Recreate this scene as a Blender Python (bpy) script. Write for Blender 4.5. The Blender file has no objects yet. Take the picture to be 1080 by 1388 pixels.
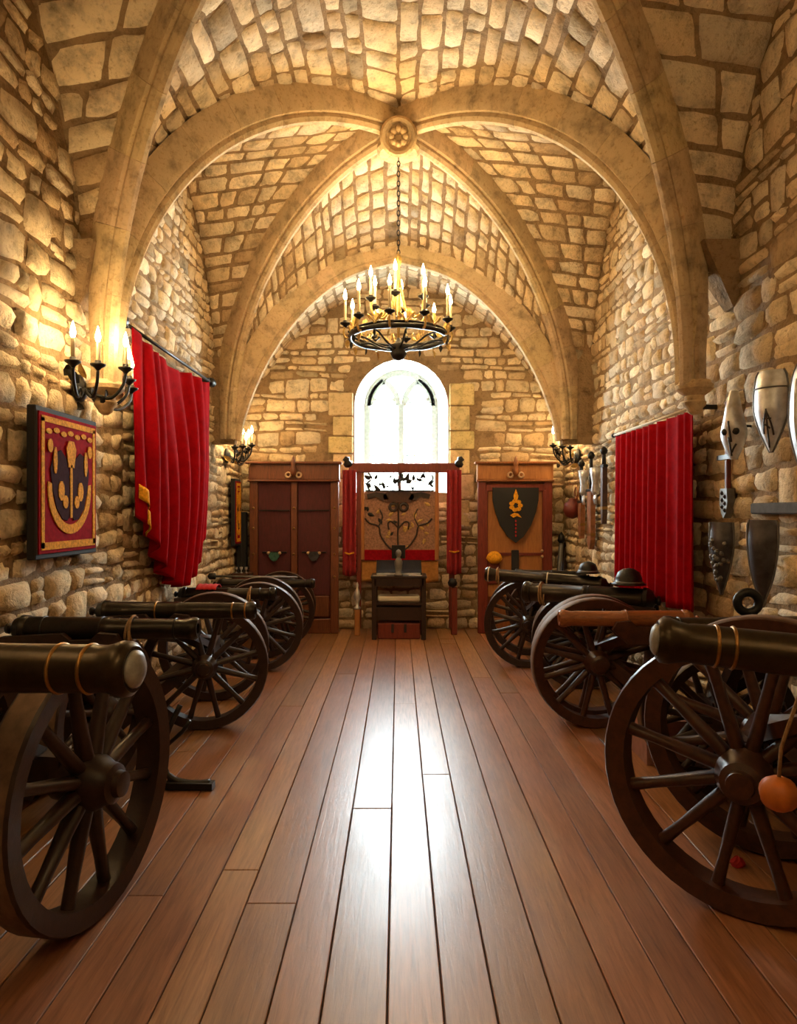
import bpy, math, random
from math import sin, cos, pi, sqrt, radians, hypot
from mathutils import Matrix, Vector

random.seed(7)
SC = bpy.context.scene
COL = SC.collection

# ------------------------------------------------------------------ camera, world, exposure
FPX, CW, CH, EYE = 950.0, 1080.0, 1388.0, 1.5
cam_d = bpy.data.cameras.new('camera')
cam_d.sensor_fit = 'VERTICAL'; cam_d.sensor_height = 36.0
cam_d.lens = 36.0 * FPX / CH
cam_d.clip_start = 0.05
cam = bpy.data.objects.new('camera', cam_d); COL.objects.link(cam)
cam.location = (0, 0, EYE); cam.rotation_euler = (pi / 2, 0, 0)
SC.camera = cam

world = bpy.data.worlds.new('overcast_sky'); SC.world = world
world.use_nodes = True
bg = world.node_tree.nodes['Background']
bg.inputs[0].default_value = (0.86, 0.94, 1.0, 1); bg.inputs[1].default_value = 80.0

SC.view_settings.view_transform = 'Standard'; SC.view_settings.look = 'None'
SC.view_settings.exposure = 0.55; SC.view_settings.gamma = 1.0
SC.view_settings.use_curve_mapping = False

CANDLE_COL = (1.0, 0.68, 0.31)
CHANDELIER_W, SCONCE_W = 19.0, 13.0     # watts for each candle

# daylight portal in the window opening (guides the sky light, adds none)
pl = bpy.data.lights.new('window_portal', 'AREA'); pl.shape = 'RECTANGLE'; pl.size = 1.25; pl.size_y = 1.9
pl.cycles.is_portal = True
po = bpy.data.objects.new('window_portal', pl); COL.objects.link(po)
po.location = (0.035, 9.62, 2.6); po.rotation_euler = (-pi / 2, 0, 0)

# ------------------------------------------------------------------ dimensions of the hall
XL, XR, YB, YF = -2.05, 2.15, 9.02, -2.0
BAYS = (6.12, 2.88, -0.36); LY = 1.62; WD = 1.95; ZS = 2.4; YT = 7.74

# ------------------------------------------------------------------ materials
def newmat(name):
    m = bpy.data.materials.new(name); m.use_nodes = True
    nt = m.node_tree; b = nt.nodes['Principled BSDF']
    return m, nt, b

def N(nt, t, **kw):
    n = nt.nodes.new(t)
    for k, v in kw.items():
        if k in n.inputs.keys(): n.inputs[k].default_value = v
        else: setattr(n, k, v)
    return n

def mixcol(nt, a, b, fac, mode='MIX'):
    n = nt.nodes.new('ShaderNodeMix'); n.data_type = 'RGBA'; n.blend_type = mode
    for sock, val in ((n.inputs[0], fac), (n.inputs[6], a), (n.inputs[7], b)):
        if hasattr(val, 'is_linked'): nt.links.new(val, sock)
        else: sock.default_value = val if not isinstance(val, tuple) or len(val) == 4 else (*val, 1)
    return n.outputs[2]

def ramp(nt, fac, stops):
    r = nt.nodes.new('ShaderNodeValToRGB'); e = r.color_ramp.elements
    while len(e) < len(stops): e.new(0.5)
    for i, (p, c) in enumerate(stops):
        e[i].position = p; e[i].color = (*c, 1) if len(c) == 3 else c
    nt.links.new(fac, r.inputs[0]); return r.outputs[0]

def bump(nt, b, h, strength, dist=0.01):
    n = N(nt, 'ShaderNodeBump', Strength=strength, Distance=dist)
    nt.links.new(h, n.inputs['Height']); nt.links.new(n.outputs[0], b.inputs['Normal'])

def coords(nt, scale=(1, 1, 1), random_offset=False):
    tc = nt.nodes.new('ShaderNodeTexCoord'); mp = nt.nodes.new('ShaderNodeMapping')
    mp.inputs['Scale'].default_value = scale
    nt.links.new(tc.outputs['Object'], mp.inputs['Vector'])
    if random_offset:
        oi = nt.nodes.new('ShaderNodeObjectInfo'); mu = N(nt, 'ShaderNodeMath', operation='MULTIPLY')
        mu.inputs[1].default_value = 37.0
        nt.links.new(oi.outputs['Random'], mu.inputs[0])
        nt.links.new(mu.outputs[0], mp.inputs['Location'])
    return mp.outputs[0]

def stone_material(name, base, attr=True, bumpy=0.85, sc=1.0):
    m, nt, b = newmat(name)
    v = coords(nt)
    n1 = N(nt, 'ShaderNodeTexNoise', Scale=7.0 * sc, Detail=6.0, Roughness=0.65); nt.links.new(v, n1.inputs['Vector'])
    n2 = N(nt, 'ShaderNodeTexNoise', Scale=38.0 * sc, Detail=5.0, Roughness=0.7); nt.links.new(v, n2.inputs['Vector'])
    c = ramp(nt, n1.outputs['Fac'], [(0.3, tuple(k * 0.5 for k in base)), (0.5, base), (0.72, tuple(min(1, k * 1.12) for k in base))])
    pits = ramp(nt, n2.outputs['Fac'], [(0.33, (0.62, 0.53, 0.42)), (0.46, (1, 1, 1))])
    c = mixcol(nt, c, pits, 0.75, 'MULTIPLY')
    if attr:
        at = nt.nodes.new('ShaderNodeAttribute'); at.attribute_name = 'tone'
        c = mixcol(nt, c, at.outputs['Color'], 1.0, 'MULTIPLY')
    nt.links.new(c, b.inputs['Base Color'])
    b.inputs['Roughness'].default_value = 0.9; b.inputs['Specular IOR Level'].default_value = 0.2
    ad = N(nt, 'ShaderNodeMath', operation='MULTIPLY_ADD'); ad.inputs[1].default_value = 0.45
    nt.links.new(n2.outputs['Fac'], ad.inputs[0]); nt.links.new(n1.outputs['Fac'], ad.inputs[2])
    bump(nt, b, ad.outputs[0], bumpy, 0.045)
    return m

def plain(name, col, rough=0.6, metal=0.0, spec=0.5, noise=0.0, nscale=20.0, bumpy=0.0, sheen=0.0, dark=None, stretch=(1, 1, 1)):
    m, nt, b = newmat(name)
    b.inputs['Roughness'].default_value = rough; b.inputs['Metallic'].default_value = metal
    b.inputs['Specular IOR Level'].default_value = spec
    if sheen:
        b.inputs['Sheen Weight'].default_value = sheen; b.inputs['Sheen Roughness'].default_value = 0.4
        b.inputs['Sheen Tint'].default_value = (1.0, 0.25, 0.2, 1)
    if noise or bumpy:
        v = coords(nt, stretch)
        n = N(nt, 'ShaderNodeTexNoise', Scale=nscale, Detail=5.0, Roughness=0.6); nt.links.new(v, n.inputs['Vector'])
        d = dark or tuple(k * (1 - noise) for k in col)
        nt.links.new(ramp(nt, n.outputs['Fac'], [(0.32, d), (0.62, col)]), b.inputs['Base Color'])
        if bumpy: bump(nt, b, n.outputs['Fac'], bumpy, 0.01)
    else:
        b.inputs['Base Color'].default_value = (*col, 1)
    return m

def wood_material(name, col, dark, stretch, rough=0.35, planks=False, gs=1.0):
    m, nt, b = newmat(name)
    v = coords(nt, stretch, True)
    n1 = N(nt, 'ShaderNodeTexNoise', Scale=9.0 * gs, Detail=8.0, Roughness=0.65, Distortion=0.6); nt.links.new(v, n1.inputs['Vector'])
    c = ramp(nt, n1.outputs['Fac'], [(0.28, dark), (0.48, tuple((a + d) / 2 for a, d in zip(col, dark))), (0.7, col)])
    if planks:
        b.inputs['Specular IOR Level'].default_value = 0.8
        oi = nt.nodes.new('ShaderNodeObjectInfo')
        c = mixcol(nt, c, oi.outputs['Color'], 1.0, 'MULTIPLY')
        v2 = coords(nt, (1, 0.4, 1))
        vo = N(nt, 'ShaderNodeTexVoronoi', Scale=2.3, Randomness=1.0); nt.links.new(v2, vo.inputs['Vector'])
        k = ramp(nt, vo.outputs['Distance'], [(0.03, (0.22, 0.16, 0.12)), (0.055, (1, 1, 1))])
        c = mixcol(nt, c, k, 0.85, 'MULTIPLY')
        v3 = coords(nt)
        n3 = N(nt, 'ShaderNodeTexNoise', Scale=2.2, Detail=4.0, Roughness=0.6); nt.links.new(v3, n3.inputs['Vector'])
        r = nt.nodes.new('ShaderNodeMapRange'); r.inputs[3].default_value = rough - 0.07; r.inputs[4].default_value = rough + 0.1
        nt.links.new(n3.outputs['Fac'], r.inputs[0]); nt.links.new(r.outputs[0], b.inputs['Roughness'])
    else:
        b.inputs['Roughness'].default_value = rough
    nt.links.new(c, b.inputs['Base Color'])
    bump(nt, b, n1.outputs['Fac'], 0.18 if planks else 0.3, 0.004)
    return m

def emission(name, col, s):
    m, nt, b = newmat(name)
    b.inputs['Base Color'].default_value = (*col, 1)
    b.inputs['Emission Color'].default_value = (*col, 1); b.inputs['Emission Strength'].default_value = s
    return m

M = {}
M['stone'] = stone_material('limestone', (0.80, 0.68, 0.49))
M['mortar'] = stone_material('mortar', (0.33, 0.22, 0.12), attr=False, bumpy=1.0)
M['ashlar'] = stone_material('dressed_stone', (0.56, 0.42, 0.25), attr=True, bumpy=0.35)
M['plaster'] = plain('white_plaster', (0.85, 0.85, 0.82), 0.9, noise=0.12, nscale=9, bumpy=0.2)
M['tracery'] = plain('grey_tracery_stone', (0.34, 0.36, 0.31), 0.9, noise=0.3, nscale=30, bumpy=0.2)
M['plank'] = wood_material('floor_pine', (0.40, 0.19, 0.085), (0.17, 0.068, 0.026), (7, 0.45, 7), 0.33, planks=True)
M['subfloor'] = plain('dark_subfloor', (0.03, 0.018, 0.01), 0.9)
M['velvet'] = plain('red_velvet', (0.30, 0.002, 0.006), 0.9, sheen=0.05, noise=0.25, nscale=14, spec=0.04)
M['iron'] = plain('black_iron', (0.022, 0.02, 0.019), 0.42, 0.6, noise=0.4, nscale=40, bumpy=0.15)
M['gunmetal'] = plain('dark_bronze_barrel', (0.05, 0.034, 0.018), 0.36, 0.75, noise=0.45, nscale=22, bumpy=0.08)
M['gunblack'] = plain('black_iron_barrel', (0.032, 0.025, 0.019), 0.30, 0.7, noise=0.4, nscale=22, bumpy=0.08)
M['brass'] = plain('worn_brass', (0.36, 0.19, 0.055), 0.38, 0.9, noise=0.4, nscale=35)
M['gilt'] = plain('gilded_iron', (0.62, 0.40, 0.12), 0.4, 0.6, noise=0.5, nscale=40)
M['darkwood'] = wood_material('dark_carriage_oak', (0.034, 0.014, 0.008), (0.012, 0.005, 0.0035), (3, 3, 3), 0.4)
M['redwood'] = wood_material('reddish_carriage_oak', (0.075, 0.024, 0.011), (0.024, 0.008, 0.004), (3, 3, 3), 0.4)
M['treadwood'] = plain('worn_tread', (0.16, 0.09, 0.05), 0.7, noise=0.4, nscale=25)
M['barrelwood'] = wood_material('varnished_brown_wood', (0.36, 0.12, 0.035), (0.15, 0.045, 0.014), (2, 9, 9), 0.33)
M['cabinet'] = wood_material('cabinet_oak', (0.34, 0.12, 0.035), (0.13, 0.04, 0.012), (9, 9, 0.9), 0.4)
M['cabinet_dark'] = wood_material('dark_cabinet_oak', (0.19, 0.055, 0.018), (0.07, 0.02, 0.008), (9, 9, 0.9), 0.42)
M['cabinet_red'] = wood_material('red_stained_wood', (0.22, 0.035, 0.018), (0.09, 0.012, 0.008), (9, 9, 0.9), 0.4)
M['panel_red'] = plain('dark_red_cloth_panel', (0.075, 0.007, 0.010), 0.75, noise=0.35, nscale=60, bumpy=0.1, stretch=(1, 1, 0.2))
M['panel_orange'] = wood_material('orange_pine_panel', (0.46, 0.19, 0.05), (0.28, 0.10, 0.028), (6, 6, 0.7), 0.5)
M['steel'] = plain('polished_steel', (0.72, 0.73, 0.76), 0.4, 0.7, noise=0.35, nscale=18, bumpy=0.06)
M['darksteel'] = plain('blackened_steel', (0.07, 0.063, 0.072), 0.38, 0.5, noise=0.5, nscale=16, bumpy=0.1)
M['greymetal'] = plain('dull_grey_metal', (0.17, 0.16, 0.15), 0.5, 0.5, noise=0.3, nscale=16)
M['bargrey'] = plain('dark_grey_bar', (0.10, 0.095, 0.09), 0.8, spec=0.15, noise=0.3, nscale=20)
M['boardwood'] = plain('dull_board', (0.16, 0.075, 0.03), 0.9, spec=0.08, noise=0.4, nscale=12)
M['leather'] = plain('tan_leather', (0.33, 0.12, 0.04), 0.5, noise=0.45, nscale=16, bumpy=0.2)
M['redleather'] = plain('dark_red_leather', (0.16, 0.02, 0.012), 0.45, noise=0.4, nscale=16)
M['black'] = plain('black_cloth', (0.012, 0.011, 0.013), 0.8)
M['candle'] = plain('ivory_wax', (0.82, 0.68, 0.42), 0.5)
M['flame'] = emission('candle_flame', (1.0, 0.74, 0.36), 42.0)
M['gold'] = plain('gold_embroidery', (0.80, 0.36, 0.025), 0.8, spec=0.08, noise=0.5, nscale=60, bumpy=0.2)
M['purple'] = plain('dark_purple_cloth', (0.045, 0.016, 0.022), 0.9, spec=0.05, noise=0.3, nscale=40)
M['tapred'] = plain('crimson_tapestry', (0.30, 0.006, 0.012), 0.9, spec=0.06, noise=0.3, nscale=30, bumpy=0.1)
M['rose'] = plain('faded_rose_tapestry', (0.36, 0.19, 0.12), 0.9, noise=0.5, nscale=45, bumpy=0.3)
M['ochre'] = plain('ochre_cloth', (0.50, 0.22, 0.05), 0.85, noise=0.35, nscale=20)
M['rope'] = plain('rope', (0.34, 0.20, 0.09), 0.9, noise=0.4, nscale=80)
M['plug'] = plain('grey_muzzle_plug', (0.34, 0.33, 0.31), 0.5, 0.2, noise=0.4, nscale=25)
M['pink'] = plain('faded_pink_board', (0.42, 0.22, 0.20), 0.8, noise=0.2, nscale=20)
M['paper'] = plain('crumpled_white_paper', (0.68, 0.64, 0.58), 0.9, bumpy=0.2, noise=0.1)
M['orange'] = plain('orange_skin', (0.62, 0.17, 0.02), 0.5, noise=0.3, nscale=14)
M['red'] = plain('bright_red_cloth', (0.42, 0.01, 0.012), 0.8)
M['teal'] = plain('verdigris', (0.05, 0.14, 0.10), 0.5, 0.4, noise=0.5, nscale=40)
M['pale'] = plain('pale_horn', (0.55, 0.36, 0.20), 0.6, noise=0.3, nscale=40)
M['curtain_thin'] = plain('red_side_curtain', (0.30, 0.008, 0.012), 0.75, sheen=0.2, noise=0.3, nscale=20)
M['lead'] = plain('lead_bar', (0.10, 0.105, 0.10), 0.6, 0.3)
M['offwhite'] = plain('pale_cord', (0.62, 0.55, 0.42), 0.8)
gm, gnt, gb = newmat('clear_old_glass')
gt = gnt.nodes.new('ShaderNodeBsdfTransparent'); gg = N(gnt, 'ShaderNodeBsdfGlossy', Roughness=0.08); gx = gnt.nodes.new('ShaderNodeMixShader')
gt.inputs[0].default_value = (0.93, 0.97, 0.96, 1); gx.inputs[0].default_value = 0.06
gnt.links.new(gt.outputs[0], gx.inputs[1]); gnt.links.new(gg.outputs[0], gx.inputs[2])
gnt.links.new(gx.outputs[0], gnt.nodes['Material Output'].inputs['Surface']); gnt.nodes.remove(gb)
M['glass'] = gm

# ------------------------------------------------------------------ helpers
def lerp(a, b, t): return a + (b - a) * t
def interp(tab, x):
    if x <= tab[0][0]: return tab[0][1]
    for (x0, y0), (x1, y1) in zip(tab, tab[1:]):
        if x <= x1: return y0 + (y1 - y0) * (x - x0) / (x1 - x0)
    return tab[-1][1]
def smooth_tab(tab, n=6):
    """Catmull-Rom refinement of a list of points."""
    out = []
    P = [tuple(2 * a - b for a, b in zip(tab[0], tab[1]))] + list(tab) + [tuple(2 * a - b for a, b in zip(tab[-1], tab[-2]))]
    for i in range(1, len(P) - 2):
        for k in range(n):
            t = k / n
            out.append(tuple(0.5 * (2 * b + (c - a) * t + (2 * a - 5 * b + 4 * c - d) * t * t + (3 * b - a - 3 * c + d) * t ** 3)
                             for a, b, c, d in zip(P[i - 1], P[i], P[i + 1], P[i + 2])))
    out.append(tuple(tab[-1])); return out

class MB:
    def __init__(s): s.v = []; s.f = []; s.tone = []
    def add(s, vs, fs, tone=None):
        o = len(s.v); s.v += [tuple(p) for p in vs]; s.f += [tuple(i + o for i in q) for q in fs]
        if tone is not None: s.tone += [tone] * len(vs)
        return s
    def hexa(s, p):   # 8 corners: bottom 4 ccw, top 4 ccw
        return s.add(p, [(3, 2, 1, 0), (4, 5, 6, 7), (0, 1, 5, 4), (1, 2, 6, 5), (2, 3, 7, 6), (3, 0, 4, 7)])
    def box(s, c, d, rz=0.0, ch=0.0):
        hx, hy, hz = d[0] / 2, d[1] / 2, d[2] / 2; ca, sa = cos(rz), sin(rz)
        def T(x, y, z): return (c[0] + x * ca - y * sa, c[1] + x * sa + y * ca, c[2] + z)
        if ch <= 0:
            return s.hexa([T(-hx, -hy, -hz), T(hx, -hy, -hz), T(hx, hy, -hz), T(-hx, hy, -hz), T(-hx, -hy, hz), T(hx, -hy, hz), T(hx, hy, hz), T(-hx, hy, hz)])
        ch = min(ch, hx * .6, hy * .6, hz * .6); vs = []; idx = {}
        for sx in (-1, 1):
            for sy in (-1, 1):
                for sz in (-1, 1):
                    for ax in range(3):
                        q = [sx * (hx - ch), sy * (hy - ch), sz * (hz - ch)]; q[ax] = (sx * hx, sy * hy, sz * hz)[ax]
                        idx[(sx, sy, sz, ax)] = len(vs); vs.append(T(*q))
        fs = []
        for ax in range(3):
            a, b = [k for k in range(3) if k != ax]
            for sg in (-1, 1):
                def key(u, w):
                    k = [0, 0, 0]; k[ax] = sg; k[a] = u; k[b] = w; return idx[(*k, ax)]
                fs.append((key(-1, -1), key(1, -1), key(1, 1), key(-1, 1)))
        for ax in range(3):   # edge chamfers
            a, b = [k for k in range(3) if k != ax]
            for u in (-1, 1):
                for w in (-1, 1):
                    def key(t, fax):
                        k = [0, 0, 0]; k[ax] = t; k[a] = u; k[b] = w; return idx[(*k, fax)]
                    fs.append((key(-1, a), key(1, a), key(1, b), key(-1, b)))
        for sx in (-1, 1):
            for sy in (-1, 1):
                for sz in (-1, 1): fs.append(tuple(idx[(sx, sy, sz, k)] for k in range(3)))
        return s.add(vs, fs)
    def bar(s, a, b, w, h, up=(0, 0, 1)):
        a = Vector(a); b = Vector(b); t = (b - a).normalized(); u = Vector(up)
        l = t.cross(u)
        if l.length < 1e-3: l = t.cross(Vector((1, 0, 0)))
        l.normalize(); n = l.cross(t)
        l = l * (w / 2); n = n * (h / 2)
        return s.hexa([a - l - n, a + l - n, b + l - n, b - l - n, a - l + n, a + l + n, b + l + n, b - l + n])
    def tube(s, path, rad, n=8, cap=True):
        P = [Vector(p) for p in path]; k = len(P); R = rad if isinstance(rad, (list, tuple)) else [rad] * k
        vs = []; fs = []; ref = None
        for i in range(k):
            t = (P[min(i + 1, k - 1)] - P[max(i - 1, 0)]).normalized()
            if ref is None: ref = Vector((0, 0, 1)) if abs(t.z) < 0.9 else Vector((1, 0, 0))
            l = t.cross(ref)
            if l.length < 1e-4: l = t.cross(Vector((0, 1, 0.1)))
            l.normalize(); ref = l.cross(t)
            for j in range(n):
                a = 2 * pi * j / n; vs.append(P[i] + (l * cos(a) + ref * sin(a)) * R[i])
        for i in range(k - 1):
            for j in range(n): fs.append((i * n + j, i * n + (j + 1) % n, (i + 1) * n + (j + 1) % n, (i + 1) * n + j))
        if cap: fs.append(tuple(range(n))[::-1]); fs.append(tuple((k - 1) * n + j for j in range(n)))
        return s.add(vs, fs)
    def ring(s, c, R, r, axis=(0, 0, 1), n=32, m=8, a0=0, a1=2 * pi, wob=0.0):
        ax = Vector(axis).normalized(); u = ax.orthogonal().normalized(); w = ax.cross(u); c = Vector(c)
        full = abs(a1 - a0 - 2 * pi) < 1e-6; vs = []; fs = []; K = n if full else n + 1
        for i in range(K):
            a = a0 + (a1 - a0) * i / n; d = u * cos(a) + w * sin(a); rr = r * (1 + wob * sin(9 * a))
            for j in range(m):
                b = 2 * pi * j / m; vs.append(c + d * (R + rr * cos(b)) + ax * (rr * sin(b)))
        for i in range(n):
            i2 = (i + 1) % K
            for j in range(m): fs.append((i * m + j, i2 * m + j, i2 * m + (j + 1) % m, i * m + (j + 1) % m))
        return s.add(vs, fs)
    def lathe(s, prof, o=(0, 0, 0), d=(0, 0, 1), n=24):
        d = Vector(d).normalized(); u = d.orthogonal().normalized(); w = d.cross(u); o = Vector(o); vs = []; fs = []; k = len(prof)
        for r, z in prof:
            for j in range(n):
                a = 2 * pi * j / n; vs.append(o + d * z + (u * cos(a) + w * sin(a)) * max(r, 1e-4))
        for i in range(k - 1):
            for j in range(n): fs.append((i * n + j, i * n + (j + 1) % n, (i + 1) * n + (j + 1) % n, (i + 1) * n + j))
        fs.append(tuple(range(n))[::-1]); fs.append(tuple((k - 1) * n + j for j in range(n)))
        return s.add(vs, fs)
    def prism(s, pts, o, u, v, depth):
        """Closed 2-D outline extruded: points o + u*a + v*b, thickness along u x v."""
        u = Vector(u); v = Vector(v); nn = u.cross(v).normalized() * depth; o = Vector(o); n = len(pts)
        vs = [o + u * a + v * b for a, b in pts] + [o + u * a + v * b + nn for a, b in pts]
        fs = [tuple(range(n))[::-1], tuple(range(n, 2 * n))] + [(i, (i + 1) % n, n + (i + 1) % n, n + i) for i in range(n)]
        return s.add(vs, fs)
    def grid(s, fn, nu, nv):
        vs = [fn(i / nu, j / nv) for j in range(nv + 1) for i in range(nu + 1)]
        fs = [(j * (nu + 1) + i, j * (nu + 1) + i + 1, (j + 1) * (nu + 1) + i + 1, (j + 1) * (nu + 1) + i) for j in range(nv) for i in range(nu)]
        return s.add(vs, fs)
    def mesh(s, name, mat, smooth=False):
        me = bpy.data.meshes.new(name); me.from_pydata(s.v, [], s.f)
        if s.tone and len(s.tone) == len(s.v):
            at = me.color_attributes.new('tone', 'FLOAT_COLOR', 'POINT')
            at.data.foreach_set('color', [c for t in s.tone for c in (*t, 1.0)])
        if mat: me.materials.append(M[mat] if isinstance(mat, str) else mat)
        if smooth: me.polygons.foreach_set('use_smooth', [True] * len(me.polygons))
        me.update(); return me
    def build(s, name, mat, parent=None, smooth=False):
        return link(name, s.mesh(name, mat, smooth), parent)

def link(name, data, parent=None):
    o = bpy.data.objects.new(name, data); COL.objects.link(o)
    if parent is not None:
        o.parent = parent
        o.matrix_parent_inverse = parent.matrix_basis.inverted() if parent.parent is None else Matrix()
    return o
def sharp(o, ang=40):
    """smooth shading with hard edges kept"""
    o.data.set_sharp_from_angle(angle=radians(ang)); return o
def tag(o, label, cat=None, group=None, kind=None):
    if label: o['label'] = label
    if cat: o['category'] = cat
    if group: o['group'] = group
    if kind: o['kind'] = kind
    return o
def thing(name, label, cat, loc, group=None, kind=None):
    o = bpy.data.objects.new(name, None); COL.objects.link(o); o.empty_display_size = 0.1
    o.location = loc; o.matrix_basis = Matrix.Translation(Vector(loc))
    return tag(o, label, cat, group, kind)
def lamp(loc, watts, parent, r=0.02):
    l = bpy.data.lights.new('candle_light', 'POINT'); l.energy = watts; l.color = CANDLE_COL; l.shadow_soft_size = r
    o = bpy.data.objects.new('candle_light', l); COL.objects.link(o); o.location = loc
    return o

def project(p):
    y = max(p[1], 0.05)
    return 540 + FPX * p[0] / y, 694 + FPX * (EYE - p[2]) / y

# ------------------------------------------------------------------ stones
PALETTE = [(1.0, 0.97, 0.92), (1.08, 1.02, 0.93), (0.92, 0.86, 0.78), (1.15, 1.1, 1.02), (0.84, 0.74, 0.62), (0.72, 0.6, 0.48), (1.02, 0.92, 0.78), (0.95, 0.93, 0.93), (1.1, 1.05, 1.0)]
def tone():
    c = random.choice(PALETTE); k = random.uniform(0.82, 1.12)
    if random.random() < 0.045: k *= 0.55
    return tuple(x * k for x in c)

def stone_piece(P, w, h, gap, high, rough=0.01, rnd=0.1):
    """P(u,v) -> (point, inward normal). Returns (verts, faces, corner points)."""
    gu, gv = min(0.3, gap / 2 / w), min(0.3, gap / 2 / h)
    eu, ev = min(.24, .02 / w), min(.24, .02 / h); g = (0.0, eu, 0.5, 1 - eu, 1.0); gv_ = (0.0, ev, 0.5, 1 - ev, 1.0); vs = []
    lift = high * random.uniform(0.35, 1.15); tu, tv = random.uniform(-.4, .4) * high, random.uniform(-.4, .4) * high
    ju = [[random.uniform(-1, 1) for _ in range(5)] for _ in range(5)]; jv = [[random.uniform(-1, 1) for _ in range(5)] for _ in range(5)]
    for j, b in enumerate(gv_):
        for i, a in enumerate(g):
            edge = i in (0, 4) or j in (0, 4); corner = i in (0, 4) and j in (0, 4)
            uu, vv = a, b
            if corner: uu = lerp(a, 0.5, rnd * 1.3); vv = lerp(b, 0.5, rnd * 1.3)
            elif i in (1, 3) and j in (1, 3): uu = lerp(a, 0.5, rnd * .5); vv = lerp(b, 0.5, rnd * .5)
            uu += ju[j][i] * min(.07, .012 / w); vv += jv[j][i] * min(.08, .012 / h)
            p, n = P(gu + uu * (1 - 2 * gu), gv + vv * (1 - 2 * gv))
            hh = -0.012 if edge else lift * (1.0 if i == 2 or j == 2 else random.uniform(.55, 1.0)) + tu * (a - .5) + tv * (b - .5) + random.uniform(-rough, rough) + (0.25 * high if i == 2 and j == 2 else 0)
            vs.append(Vector(p) + Vector(n) * hh)
    fs = [(j * 5 + i, j * 5 + i + 1, (j + 1) * 5 + i + 1, (j + 1) * 5 + i) for j in range(4) for i in range(4)]
    n = Vector(P(.5, .5)[1]); q = (vs[6] - vs[12]).cross(vs[8] - vs[12])
    if q.dot(n) < 0: fs = [f[::-1] for f in fs]
    return vs, fs

def px_area(vs):
    if max(v[1] for v in vs) < 0.6: return 0
    q = [project(vs[i]) for i in (0, 4, 24, 20)]
    cx = sum(a for a, _ in q) / 4; cy = sum(b for _, b in q) / 4
    if not (-15 < cx < 1095 and -15 < cy < 1400): return 0
    return abs(sum(q[i][0] * q[(i + 1) % 4][1] - q[(i + 1) % 4][0] * q[i][1] for i in range(4))) / 2

def emit_stones(parent, stones, limit=295, name='stone', mat='stone'):
    """largest in view become parts of their own, the rest one joined part"""
    stones.sort(key=lambda s: -px_area(s[0]))
    rest = MB()
    for k, (vs, fs, tn) in enumerate(stones):
        if k < limit and px_area(vs) > 25:
            MB().add(vs, fs, tn).build(name, mat, parent, True)
        else: rest.add(vs, fs, tn)
    if rest.v:
        r = rest.build('stonework', mat, parent, True); r['kind'] = 'stuff'

def Zd(v): return ZS + 2.58 * sqrt(max(0.0, 1 - (v / 1.03) ** 2))
TT = smooth_tab([(0.0, 4.42), (0.55, 4.28), (0.95, 4.04), (1.34, 3.72), (1.62, 3.38), (1.89, 3.0), (2.2, 2.45)])
def T(x): return interp(TT, abs(x))
def wall_top(y):
    if y > YT: return T(2.05)
    yb = min(BAYS, key=lambda b: abs(b - y)); v = min(1, abs(y - yb) / (LY + .1))
    return ZS + (Zd(v) - ZS) * 0.94

def rubble(u0, u1, z0, z1, P3, keep, hmin, hmax, wmin, wmax, gap=0.012, high=0.03, rough=0.013):
    """irregular coursed rubble; P3(u,z) -> (point, normal)"""
    out = []; z = z0; row = 0; blocked = []; phase = random.uniform(0, 6)
    def wob(u, k): return 0.018 * sin(1.9 * u + 2.3 * k + phase) + 0.012 * sin(5.3 * u + 1.1 * k)
    while z < z1:
        h = random.uniform(hmin, hmax); h2 = random.uniform(hmin, hmax); u = u0; nxt = []
        while u < u1:
            w = random.uniform(wmin, wmax) * (0.65 + 0.5 * h / hmax)
            blk = [b for b in blocked if b[0] - 1e-6 < u < b[1]]
            if blk: u = max(b[1] for b in blk); continue
            ahead = [b[0] for b in blocked if b[0] > u]
            lim = min(ahead + [u1])
            w = min(w, lim - u)
            if lim - (u + w) < wmin * 0.6: w = lim - u
            tall = random.random() < 0.10 and h < hmax * 0.75 and w > wmin
            top = h + (h2 if tall else 0)
            pieces = [(0.0, 1.0)] if tall or h < hmax * 0.7 or random.random() < 0.75 else [(0.0, 0.48), (0.48, 1.0)]
            if tall: nxt.append((u, u + w))
            for a, b in pieces:
                za, zb = z + top * a, z + top * b; sl = random.uniform(-.025, .025); sr = random.uniform(-.025, .025)
                def P(uu, vv, u=u, w=w, za=za, zb=zb, k=row, tl=tall, sl=sl, sr=sr):
                    U = u + w * uu + lerp(sl, sr, uu) * (vv - .5)
                    Z = lerp(za + wob(U, k), zb + wob(U, k + (2 if tl else 1)), vv)
                    return P3(U, Z)
                if keep(u + w / 2, (za + zb) / 2, w, zb - za):
                    vs, fs = stone_piece(P, w, zb - za, gap, high, rough, 0.12); out.append((vs, fs, tone()))
            u += w
        blocked = nxt; z += h; row += 1
        # the row above a tall stone takes the height promised here
        if nxt:
            hold = h2
            u = u0
            while u < u1:
                w = random.uniform(wmin, wmax)
                blk = [b for b in blocked if b[0] - 1e-6 < u < b[1]]
                if blk: u = max(b[1] for b in blk); continue
                lim = min([b[0] for b in blocked if b[0] > u] + [u1]); w = min(w, lim - u)
                if lim - (u + w) < wmin * 0.6: w = lim - u
                def P(uu, vv, u=u, w=w, za=z, zb=z + hold, k=row):
                    U = u + w * uu; return P3(U, lerp(za + wob(U, k), zb + wob(U, k + 1), vv))
                if keep(u + w / 2, z + hold / 2, w, hold):
                    vs, fs = stone_piece(P, w, hold, gap, high, rough, 0.12); out.append((vs, fs, tone()))
                u += w
            blocked = []; z += hold; row += 1
    return out

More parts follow.
